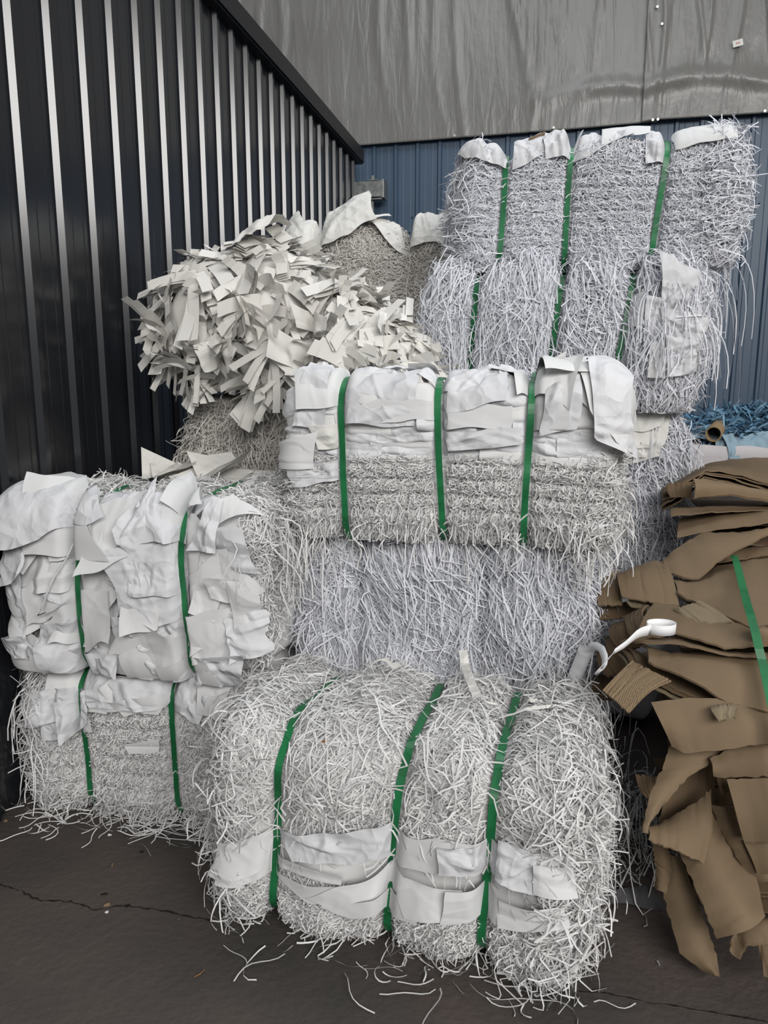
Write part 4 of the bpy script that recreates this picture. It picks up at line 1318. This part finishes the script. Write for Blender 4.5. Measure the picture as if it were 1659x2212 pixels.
# heap behind
for k in range(6):
    dy = k * 8
    j = rng.normal() * 2
    card([(1430, 1062 + dy, 3.0), (1455, 1046 + dy + j, 2.95), (1520, 1010 + dy * .8, 2.9), (1580, 1016 + dy, 2.88), (1659, 1040 + dy + j, 2.85), (1790, 1075 + dy, 2.8)],
         [(1430, 1050 + dy, 3.4), (1455, 1040 + dy, 3.4), (1524, 1002 + dy * .8, 3.4), (1580, 992 + dy, 3.4), (1659, 985 + dy, 3.4), (1790, 985 + dy, 3.4)], 'card' if k % 2 == 0 else 'card_dark', 0, .005, parent=cbk)
card([(1497, 1034, 2.84), (1560, 1040, 2.84), (1659, 1066, 2.84), (1780, 1090, 2.84)], [(1500, 1077, 2.82), (1571, 1069, 2.8), (1659, 1082, 2.8), (1780, 1110, 2.8)], 'card', .02, .01, parent=cbk)
card([(1440, 1046, 2.98), (1492, 1040, 2.92)], [(1446, 1074, 2.94), (1494, 1074, 2.9)], 'card_dark', .01, parent=cbk)  # brown sheet in shade, the shade painted in by darker card
card([(1470, 1120, 3.0), (1560, 1100, 2.95), (1659, 1092, 2.9), (1790, 1085, 2.9)], [(1462, 1160, 2.74), (1560, 1140, 2.72), (1659, 1126, 2.7), (1790, 1110, 2.7)], 'card', .01, parent=cbk)
card([(1450, 1098, 3.0), (1560, 1090, 3.0), (1700, 1088, 3.0)], [(1450, 1112, 2.8), (1560, 1106, 2.8), (1700, 1100, 2.8)], 'card_dark', .01, parent=cbk)
card([(1545, 1190, 2.72), (1659, 1178, 2.7), (1790, 1170, 2.7)], [(1550, 1212, 2.6), (1659, 1196, 2.6), (1790, 1190, 2.6)], 'card_dark', .01, parent=cbk)
# big loose flap leaning on the heap
o = card([(1432, 1208, 2.62), (1517, 1150, 2.72), (1590, 1146, 2.72), (1668, 1140, 2.72)], [(1437, 1230, 2.52), (1472, 1242, 2.47), (1506, 1246, 2.45), (1552, 1210, 2.5), (1668, 1144, 2.68)], 'card', .012, .007)
tag(o, 'broad loose cardboard flap leaning above the green-strapped cardboard, right of white stack', 'cardboard sheet', 'loose cardboard sheets')
# sheets of the front bale, top
card([(1448, 1250, 2.56), (1505, 1246, 2.56), (1549, 1222, 2.58), (1659, 1205, 2.6), (1800, 1195, 2.6)], [(1464, 1279, 2.36), (1498, 1297, 2.30), (1619, 1354, 2.12), (1659, 1368, 2.08), (1800, 1400, 2.0)], 'card', .02, .006, parent=cb)
card([(1500, 1290, 2.4), (1620, 1330, 2.2), (1659, 1345, 2.15), (1800, 1380, 2.1)], [(1500, 1302, 2.3), (1590, 1348, 2.13), (1659, 1378, 2.06), (1800, 1410, 2.0)], 'card_dark', .0, .006, parent=cb)
card([(1337, 1236, 2.60), (1410, 1211, 2.62), (1436, 1213, 2.6)], [(1341, 1286, 2.42), (1410, 1300, 2.36), (1467, 1309, 2.33)], 'card', .03, .005, parent=cb)
card([(1286, 1242, 2.60), (1338, 1232, 2.58)], [(1293, 1307, 2.46), (1342, 1305, 2.44)], 'card', .0, .005, parent=cb)
card([(1290, 1300, 2.55), (1400, 1300, 2.5)], [(1296, 1338, 2.48), (1395, 1328, 2.44)], 'card_dark', .0, .005, parent=cb)  # dark sheet added to stand for the shadow under the left flaps
card([(1354, 1304, 2.42), (1366, 1291, 2.46), (1414, 1302, 2.42)], [(1360, 1312, 2.4), (1380, 1318, 2.38), (1392, 1326, 2.36)], 'card_grey', .0, .004, parent=cb)
card([(1413, 1302, 2.34), (1460, 1308, 2.30), (1581, 1345, 2.16), (1659, 1372, 2.10), (1800, 1400, 2.05)], [(1371, 1380, 2.12), (1460, 1367, 2.09), (1565, 1402, 2.0), (1659, 1398, 1.98), (1800, 1410, 1.95)], 'card', .012, .006, parent=cb)
card([(1344, 1330, 2.42), (1400, 1304, 2.36)], [(1366, 1378, 2.24), (1390, 1345, 2.22)], 'card', .015, .005, parent=cb)
card([(1337, 1386, 2.22), (1375, 1378, 2.15), (1460, 1376, 2.11), (1565, 1408, 2.02), (1659, 1412, 1.99)], [(1345, 1388, 2.2), (1375, 1383, 2.1), (1465, 1384, 2.06), (1565, 1410, 2.0), (1659, 1418, 1.97)], 'card', .0, .008, parent=cb)
card([(1385, 1396, 2.2), (1448, 1410, 2.14), (1560, 1410, 2.05), (1659, 1412, 2.02), (1800, 1415, 2.0)], [(1400, 1430, 2.06), (1498, 1475, 1.94), (1568, 1518, 1.88), (1659, 1538, 1.86), (1800, 1560, 1.84)], 'card', .02, .006, parent=cb)
for k, (dx, dy) in enumerate(((-14, 12), (-26, 18), (-34, 30))):
    card([(1370 + dx, 1384 + dy, 2.28), (1440 + dx, 1420 + dy, 2.2), (1560, 1470 + dy, 2.1), (1700, 1500 + dy, 2.05)],
         [(1395 + dx, 1432 + dy, 2.09), (1492 + dx, 1479 + dy, 1.98), (1565 + dx * .5, 1519 + dy * .6, 1.91), (1700, 1552 + dy * .4, 1.87)], ('card', 'card_dark', 'card_grey')[k], .01, .006, parent=cb)
for k, (x0, y0) in enumerate(((1322, 1350), (1310, 1375), (1300, 1402))):
    card([(x0, y0, 2.45), (x0 + 50, y0 - 14, 2.4)], [(x0 + 18, y0 + 62, 2.3), (x0 + 75, y0 + 45, 2.24)], 'card_dark', .03, .005, parent=cb)
card([(1250, 1466, 2.52), (1300, 1452, 2.5), (1336, 1462, 2.45)], [(1250, 1490, 2.42), (1300, 1488, 2.4), (1345, 1500, 2.36)], 'card_dark', .02, .006, parent=cb)
card([(1256, 1482, 2.46), (1330, 1478, 2.44)], [(1262, 1508, 2.4), (1330, 1512, 2.38)], 'card_dark', .0, .006, parent=cb)
o = card([(1458, 1314, 2.24), (1485, 1306, 2.26), (1512, 1299, 2.28)], [(1494, 1352, 2.12), (1540, 1346, 2.12), (1583, 1341, 2.13)], 'card_grey', .004, .005)
tag(o, 'small pale cardboard offcut slipped under the edge of the strapped sheet', 'cardboard sheet', 'loose cardboard sheets')
o = card([(1366, 1426, 2.10), (1406, 1446, 2.04), (1449, 1468, 1.98)], [(1303, 1491, 1.98), (1330, 1512, 1.94), (1357, 1537, 1.90)], 'card_flute', .015, .005)
tag(o, 'torn corrugated cardboard piece jutting left from the pile below white tape', 'cardboard sheet', 'loose cardboard sheets')
# sheets of the front bale, face
card([(1405, 1516, 1.92), (1480, 1508, 1.9), (1545, 1508, 1.88), (1659, 1540, 1.87), (1800, 1560, 1.86)], [(1453, 1612, 1.84), (1476, 1628, 1.82), (1560, 1620, 1.8), (1659, 1606, 1.79), (1800, 1590, 1.78)], 'card', .02, .006, parent=cb)
card([(1534, 1640, 1.86), (1568, 1620, 1.86), (1659, 1606, 1.85), (1800, 1590, 1.85)], [(1542, 1678, 1.84), (1600, 1680, 1.82), (1659, 1678, 1.82), (1800, 1680, 1.82)], 'card', .012, .006, parent=cb)
card([(1450, 1610, 1.92), (1430, 1661, 1.88), (1402, 1722, 1.82), (1386, 1798, 1.76)], [(1570, 1620, 1.89), (1534, 1648, 1.87), (1487, 1678, 1.85), (1390, 1790, 1.77)], 'card', .01, .005, parent=cb)
card([(1372, 1672, 1.98), (1420, 1680, 1.94)], [(1395, 1722, 1.94), (1430, 1740, 1.92)], 'card_dark', .01, .005, parent=cb)
card([(1456, 1650, 1.99), (1545, 1640, 1.99)], [(1420, 1790, 1.95), (1540, 1800, 1.95)], 'card_dark', .0, .005, parent=cb)  # sheet deep in the recess, the recess shade put into its colour
card([(1402, 1791, 1.86), (1458, 1761, 1.87), (1500, 1735, 1.88), (1536, 1704, 1.89)], [(1402, 1813, 1.80), (1471, 1841, 1.77), (1500, 1855, 1.77), (1524, 1865, 1.78)], 'card', .014, .005, parent=cb)
card([(1570, 1684, 1.82), (1659, 1680, 1.81), (1800, 1680, 1.80)], [(1608, 1818, 1.76), (1659, 1818, 1.75), (1800, 1820, 1.75)], 'card', .015, .006, parent=cb)
card([(1546, 1675, 1.88), (1590, 1670, 1.87)], [(1558, 1718, 1.86), (1580, 1700, 1.86)], 'card_dark', .0, .005, parent=cb)
card([(1534, 1738, 1.88), (1560, 1800, 1.84), (1609, 1880, 1.80), (1642, 1908, 1.79)], [(1582, 1745, 1.86), (1602, 1800, 1.82), (1630, 1850, 1.80), (1675, 1890, 1.79)], 'card', .008, .005, parent=cb)
card([(1606, 1818, 1.80), (1659, 1816, 1.79), (1800, 1816, 1.79)], [(1636, 1886, 1.78), (1659, 1888, 1.77), (1800, 1890, 1.77)], 'card', .01, .005, parent=cb)
card([(1465, 1838, 1.85), (1490, 1890, 1.82), (1520, 1960, 1.77), (1548, 2028, 1.74)], [(1536, 1750, 1.87), (1590, 1850, 1.83), (1632, 1890, 1.80), (1651, 1976, 1.74)], 'card', .035, .006, parent=cb)
card([(1410, 1820, 1.93), (1416, 1880, 1.91), (1414, 1915, 1.89)], [(1446, 1836, 1.92), (1452, 1880, 1.90), (1438, 1928, 1.86)], 'card_dark', .01, .005, parent=cb)
card([(1440, 1840, 1.96), (1430, 1920, 1.90), (1442, 1970, 1.88), (1470, 2063, 1.80), (1540, 2109, 1.755)], [(1470, 1850, 1.94), (1500, 1930, 1.88), (1528, 2000, 1.84), (1548, 2060, 1.79), (1556, 2112, 1.75)], 'card', .02, .005, parent=cb)
card([(1586, 2010, 1.78), (1620, 1995, 1.78), (1659, 1980, 1.77), (1760, 1960, 1.77)], [(1596, 2073, 1.74), (1612, 2040, 1.72), (1659, 2040, 1.70), (1760, 2020, 1.70)], 'card', .03, .006, parent=cb)
card([(1640, 2030, 1.74), (1700, 2020, 1.74)], [(1650, 2108, 1.70), (1720, 2110, 1.70)], 'card_dark', .0, .006, parent=cb)
# curled flap and rolled scraps on the right
card([(1548, 1530, 1.86), (1590, 1525, 1.86)], [(1555, 1558, 1.79), (1585, 1550, 1.79)], 'card_grey', .02, .004, parent=cb)
o = card([(1640, 1352, 2.02), (1700, 1345, 2.02)], [(1642, 1392, 1.98), (1700, 1400, 1.98)], 'card', .03, .005)
tag(o, 'curled cardboard scrap right of the green strap, cut by picture edge', 'cardboard sheet', 'loose cardboard sheets')
# green strap over the cardboard
P3 = np.array([aty(px, py, Y) for px, py, Y in ((1583, 1222, 2.56), (1588, 1235, 2.49), (1600, 1285, 2.30), (1615, 1345, 2.07), (1626, 1385, 1.99), (1638, 1435, 1.955), (1650, 1490, 1.89), (1665, 1560, 1.81), (1672, 1640, 1.765), (1680, 1800, 1.72), (1690, 1960, 1.70))])
P3 = resample(P3, 40)
T = unit(np.gradient(P3, axis=0))
sd = np.tile(WN, (40, 1))
Nn = unit(np.cross(sd, T))
Nn *= np.sign(((np.array([0, 0, CH]) - P3) * Nn).sum(-1, keepdims=True))
P3 = P3 + Nn * .036
V = np.stack([P3 - sd * .0115, P3 + sd * .0115, P3 + sd * .0115 + Nn * .0012, P3 - sd * .0115 + Nn * .0012], 1).reshape(-1, 3) - np.array(cb.location)
mk('strap', V, grid_faces(40, 4, True), 'strap', cb, False)

# white tape: ring, strip and fold
D0 = 2.0
cen = aty(1428, 1358, 2.02)
path, wid = [], []
zt = np.array([0, 0, 1.0])
for a_ in np.linspace(R(205), R(205 + 350), 34):
    path.append(cen + np.array([.039 * math.cos(a_), .030 * math.sin(a_), .004]))
    wid.append(zt * .0145)
ring_end = path[0]
strip = [(1398, 1362, 2.0), (1385, 1365, 1.99), (1375, 1370, 1.985), (1350, 1392, 1.975), (1325, 1408, 1.965), (1306, 1432, 1.955), (1293, 1446, 1.95), (1290, 1452, 1.965), (1298, 1452, 1.99), (1306, 1440, 2.02), (1307, 1420, 2.06), (1300, 1402, 2.12), (1286, 1393, 2.2), (1272, 1392, 2.26)]
sp_ = np.array([aty(*q) for q in strip])
sp_ = resample(sp_, 40)
wv = []
for i in range(40):
    t = i / 39
    if t < .25:
        k = t / .25
        w_ = zt * (1 - k) * .0145 + np.array([.5, .2, .8]) * .010 * k
    else:
        w_ = np.array([.55, -.05, .62]) * .0135
    wv.append(w_)
path = list(sp_[::-1]) + path
wid = wv[::-1] + wid
v_, f_ = ribbons(np.array(path)[None], np.array(wid)[None])
o = mk('paper_tape', v_, f_, 'tape', None, True)
o.modifiers.new('thickness', 'SOLIDIFY').thickness = .0008
tag(o, 'white paper tape curled into a ring lying on the brown cardboard', 'tape')
# wide white curl next to the centre stack
c0 = aty(1262, 1432, 2.40)
V = []
for a_ in np.linspace(R(-160), R(110), 20):
    for h in np.linspace(0, 1, 8):
        V.append(c0 + np.array([.028 * math.cos(a_) - .035 * (1 - h), .035 * math.sin(a_), -.055 + .105 * h]))
o = mk('paper_curl', V, grid_faces(20, 8), 'sheet_white', None, True)
tag(o, 'wide curled white paper offcut between centre stack and cardboard', 'paper')

# torn pieces on the front bale
o = fb.sheet([fb.uv(*q) for q in ((874, 1448), (905, 1446), (955, 1505), (925, 1500))], m='sheet_warm', crumple=.02, nf=2, lift=.115, name='torn_paper', jag=.006, flap=(.02, .03, 0, 0))
o.parent = None
o.matrix_world = fb.root.matrix_world.copy()
o.location, o.rotation_euler = fb.root.location, fb.root.rotation_euler
tag(o, 'torn off-white paper piece on front bale, left of upright strip', 'paper')
P = np.array([aty(px, py, Y) for px, py, Y in ((1000, 1404, 2.34), (1004, 1432, 2.31), (1008, 1448, 2.26), (1010, 1452, 2.24), (1018, 1475, 2.16), (1032, 1506, 2.07))])
W = np.repeat(np.array([[.0135, -.004, .002]]), len(P), 0)
v_, f_ = ribbons(P[None], W[None])
o = mk('paper_strip', v_, f_, 'sheet_warm', None, False)
tag(o, 'creased white paper strip standing up at the back of front bale', 'paper strip')
a_, b_ = fb.uv(692, 1614)
p_, n_ = fb.S(np.array([a_]), np.array([b_]))
q = fb.o + fb.X * p_[0, 0] + fb.Y * p_[0, 1] + np.array([0, 0, p_[0, 2] + .022])
v_, f_ = box(0, 0, 0, .016, .008, .004)
tag(mk('cardboard_scrap', [tuple(q + np.array([x * .7 + y, y - x * .5, z + x * .3])) for x, y, z in v_], f_, 'fibre', None, False), 'tiny brown scrap caught in the top shreds of front bale', 'scrap')

# ------------------------------------------------------------------ litter on the floor
def chip(px, py, w, h, m, name, label, cat, th=.002, group=None):
    p = atz(px, py, 0)
    n = 7
    an = np.sort(rng.uniform(0, 6.28, n))
    pts = [(p[0] + w * math.cos(a_) * rng.uniform(.7, 1.1), p[1] + h * math.sin(a_) * rng.uniform(.7, 1.1)) for a_ in an]
    V = [(x, y, .0015) for x, y in pts] + [(x, y, .0015 + th + rng.uniform(0, .003)) for x, y in pts]
    f = [tuple(range(n))[::-1], tuple(range(n, 2 * n))] + [(i, (i + 1) % n, n + (i + 1) % n, n + i) for i in range(n)]
    tag(mk(name, V, f, m, None, False), label, cat, group)


chip(237, 1871, .014, .012, 'kraft', 'cardboard_scrap', 'brown cardboard scrap on the floor, upper of the two beside front bale', 'scrap', group='cardboard scraps on the floor')
chip(231, 1957, .010, .010, 'kraft', 'cardboard_scrap', 'brown cardboard scrap on floor crack, lower of the two', 'scrap', group='cardboard scraps on the floor')
chip(12, 1775, .008, .006, 'kraft', 'cardboard_scrap', 'tiny brown scrap on the floor by the black wall', 'scrap', group='cardboard scraps on the floor')
chip(225, 1935, .012, .010, 'black_bit', 'black_chip', 'black chip on the floor between two brown scraps', 'chip', group='black chips on the floor')
chip(276, 1958, .010, .007, 'black_bit', 'black_chip', 'black chip on floor right of the lower brown scrap', 'chip', group='black chips on the floor')
chip(306, 1842, .008, .004, 'black_bit', 'black_chip', 'small dark chip alone on floor near front bale', 'chip', group='black chips on the floor')
chip(237, 1805, .007, .006, 'sheet_white', 'paper_scrap', 'small white paper scrap on floor before the left stack', 'scrap', group='white paper scraps on the floor')
chip(231, 1972, .006, .006, 'sheet_white', 'paper_scrap', 'small white paper scrap just below the lower brown scrap', 'scrap', group='white paper scraps on the floor')
chip(387, 1988, .008, .006, 'chip', 'grit', 'grey grit lump on the floor near front bale corner', 'grit')
pA = np.array([atz(420, 2110, 0.003), atz(432, 2104, 0.012), atz(442, 2094, 0.004)])
v_, f_ = tube(resample(pA, 10), .0012)
tag(mk('straw', v_, f_, 'fibre', None, True), 'thin orange straw on the bare floor in front', 'straw')
chip(1422, 2083, .003, .011, 'sheet_white', 'paper_scrap', 'white sliver on the dark floor beside cardboard tip', 'scrap', group='white paper scraps on the floor')


def floor_shreds(n, region, L, label, m='shred_white', zmax=.02, ang=None):
    K = 8
    P0 = []
    while len(P0) < n:
        px = rng.uniform(region[0], region[2])
        py = rng.uniform(region[1], region[3])
        if region[3] > 2100:
            py = region[1] + (region[3] - region[1]) * (px - region[0]) / (region[2] - region[0]) + rng.uniform(-15, 22)
        P0.append(atz(px, py, 0))
    P0 = np.array(P0)
    psi = rng.uniform(0, 6.28, n) if ang is None else ang + .35 * rng.normal(size=n)
    t = np.linspace(-.5, .5, K)[None]
    ps = psi[:, None] + (1.3 * rng.normal(size=n))[:, None] * t + .4 * np.sin(6 * t + rng.uniform(0, 6, n)[:, None])
    Ln = rng.uniform(*L, n)
    st = (Ln / (K - 1))[:, None]
    X = np.cumsum(np.cos(ps) * st, 1) + P0[:, :1]
    Y = np.cumsum(np.sin(ps) * st, 1) + P0[:, 1:2]
    Z = rng.uniform(.003, zmax, n)[:, None] * (1 + np.sin(5 * t + rng.uniform(0, 6, n)[:, None])) * .5 + .004
    P = np.stack([X, Y, Z], -1)
    T = unit(np.gradient(P, axis=1))
    sd = unit(np.cross(T, np.array([0, 0, 1.]) + .5 * rng.normal(size=(n, 1, 3))))
    v, f = ribbons(P, sd * rng.uniform(.0013, .0023, n)[:, None, None])
    v[:, 2] = np.maximum(v[:, 2], .0015)
    tag(mk('paper_shreds', v, f, m, None, True), label, 'paper shreds', None, 'stuff')


floor_shreds(80, (60, 1745, 430, 1790), (.05, .18), 'loose white paper shreds on the floor along left stack')
floor_shreds(60, (240, 1770, 440, 1815), (.08, .24), 'long white shreds on floor reaching from left stack to front bale', ang=-.15)
floor_shreds(34, (460, 2030, 1290, 2190), (.05, .18), 'loose white paper shreds on the floor before front bale')
floor_shreds(170, (1290, 1700, 1410, 1915), (.08, .26), 'shadowed paper shreds on floor between front bale and cardboard', zmax=.25)

P4 = [atz(1285, 1948, .012), atz(1300, 1922, .05), atz(1400, 1916, .05), atz(1440, 1965, .012)]
n_ = 16
u, v = np.meshgrid(np.linspace(0, 1, n_), np.linspace(0, 1, n_), indexing='ij')
P = ((1 - u) * (1 - v))[..., None] * P4[0] + ((1 - u) * v)[..., None] * P4[1] + (u * v)[..., None] * P4[2] + (u * (1 - v))[..., None] * P4[3]
P[..., 2] += .012 * nz(P[..., 0], P[..., 1], 0 * u, 5, 40)
P[..., 2] = np.maximum(P[..., 2], .004)
tag(mk('plastic_film', P.reshape(-1, 3), grid_faces(n_, n_), 'film', None, True), 'dark grey plastic film on floor between front bale and cardboard', 'film')

# pale batten on the back wall at the right edge
p = aty(1655, 919, 4.6)
v_, f_ = box(0, 0, 0, .14, .05, .022)
tag(bevel(mk('wooden_batten', [tuple(p + WN * (x + .05) + WD * y + np.array([0, 0, z])) for x, y, z in v_], f_, 'label_paper', None, False), .003), 'pale thin batten end at right edge beyond blue bale', 'batten')

# ------------------------------------------------------------------ light and camera
w = bpy.data.worlds.new('World')
bpy.context.scene.world = w
w.use_nodes = True
bg = w.node_tree.nodes['Background']
bg.inputs[0].default_value = (0.92, 0.955, 1.0, 1)
bg.inputs[1].default_value = 0.20


def area(name, loc, target, sx, sy, power, col):
    l = bpy.data.lights.new(name, 'AREA')
    l.shape = 'RECTANGLE'
    l.size, l.size_y = sx, sy
    l.energy = power
    l.color = col
    o = bpy.data.objects.new(name, l)
    C.objects.link(o)
    o.location = loc
    d = np.array(target) - np.array(loc)
    from mathutils import Vector
    o.rotation_euler = Vector(d).to_track_quat('-Z', 'Y').to_euler()
    return o


area('daylight_doorway', (3.0, -6.0, 5.4), (0.2, 3.4, 1.2), 8.5, 3.0, 860, (1.0, 0.985, 0.96))
area('roof_light', (0.8, 4.0, 6.6), (0.6, 4.2, 0), 3.0, 4.5, 120, (0.90, 0.95, 1.0))

cam = bpy.data.cameras.new('camera')
co = bpy.data.objects.new('camera', cam)
C.objects.link(co)
co.location = (0, 0, CH)
co.rotation_euler = (PI2 - PITCH, 0, 0)
cam.sensor_fit = 'HORIZONTAL'
cam.sensor_width = 36
cam.lens = 36 * F / 1659
cam.clip_start = 0.05
sc = bpy.context.scene
sc.camera = co
sc.view_settings.view_transform = 'Standard'
sc.view_settings.look = 'None'
sc.view_settings.exposure = 0.05
sc.view_settings.gamma = 1.0
sc.view_settings.use_curve_mapping = False
sc.cycles.max_bounces = 6
sc.cycles.diffuse_bounces = 3
sc.cycles.glossy_bounces = 2
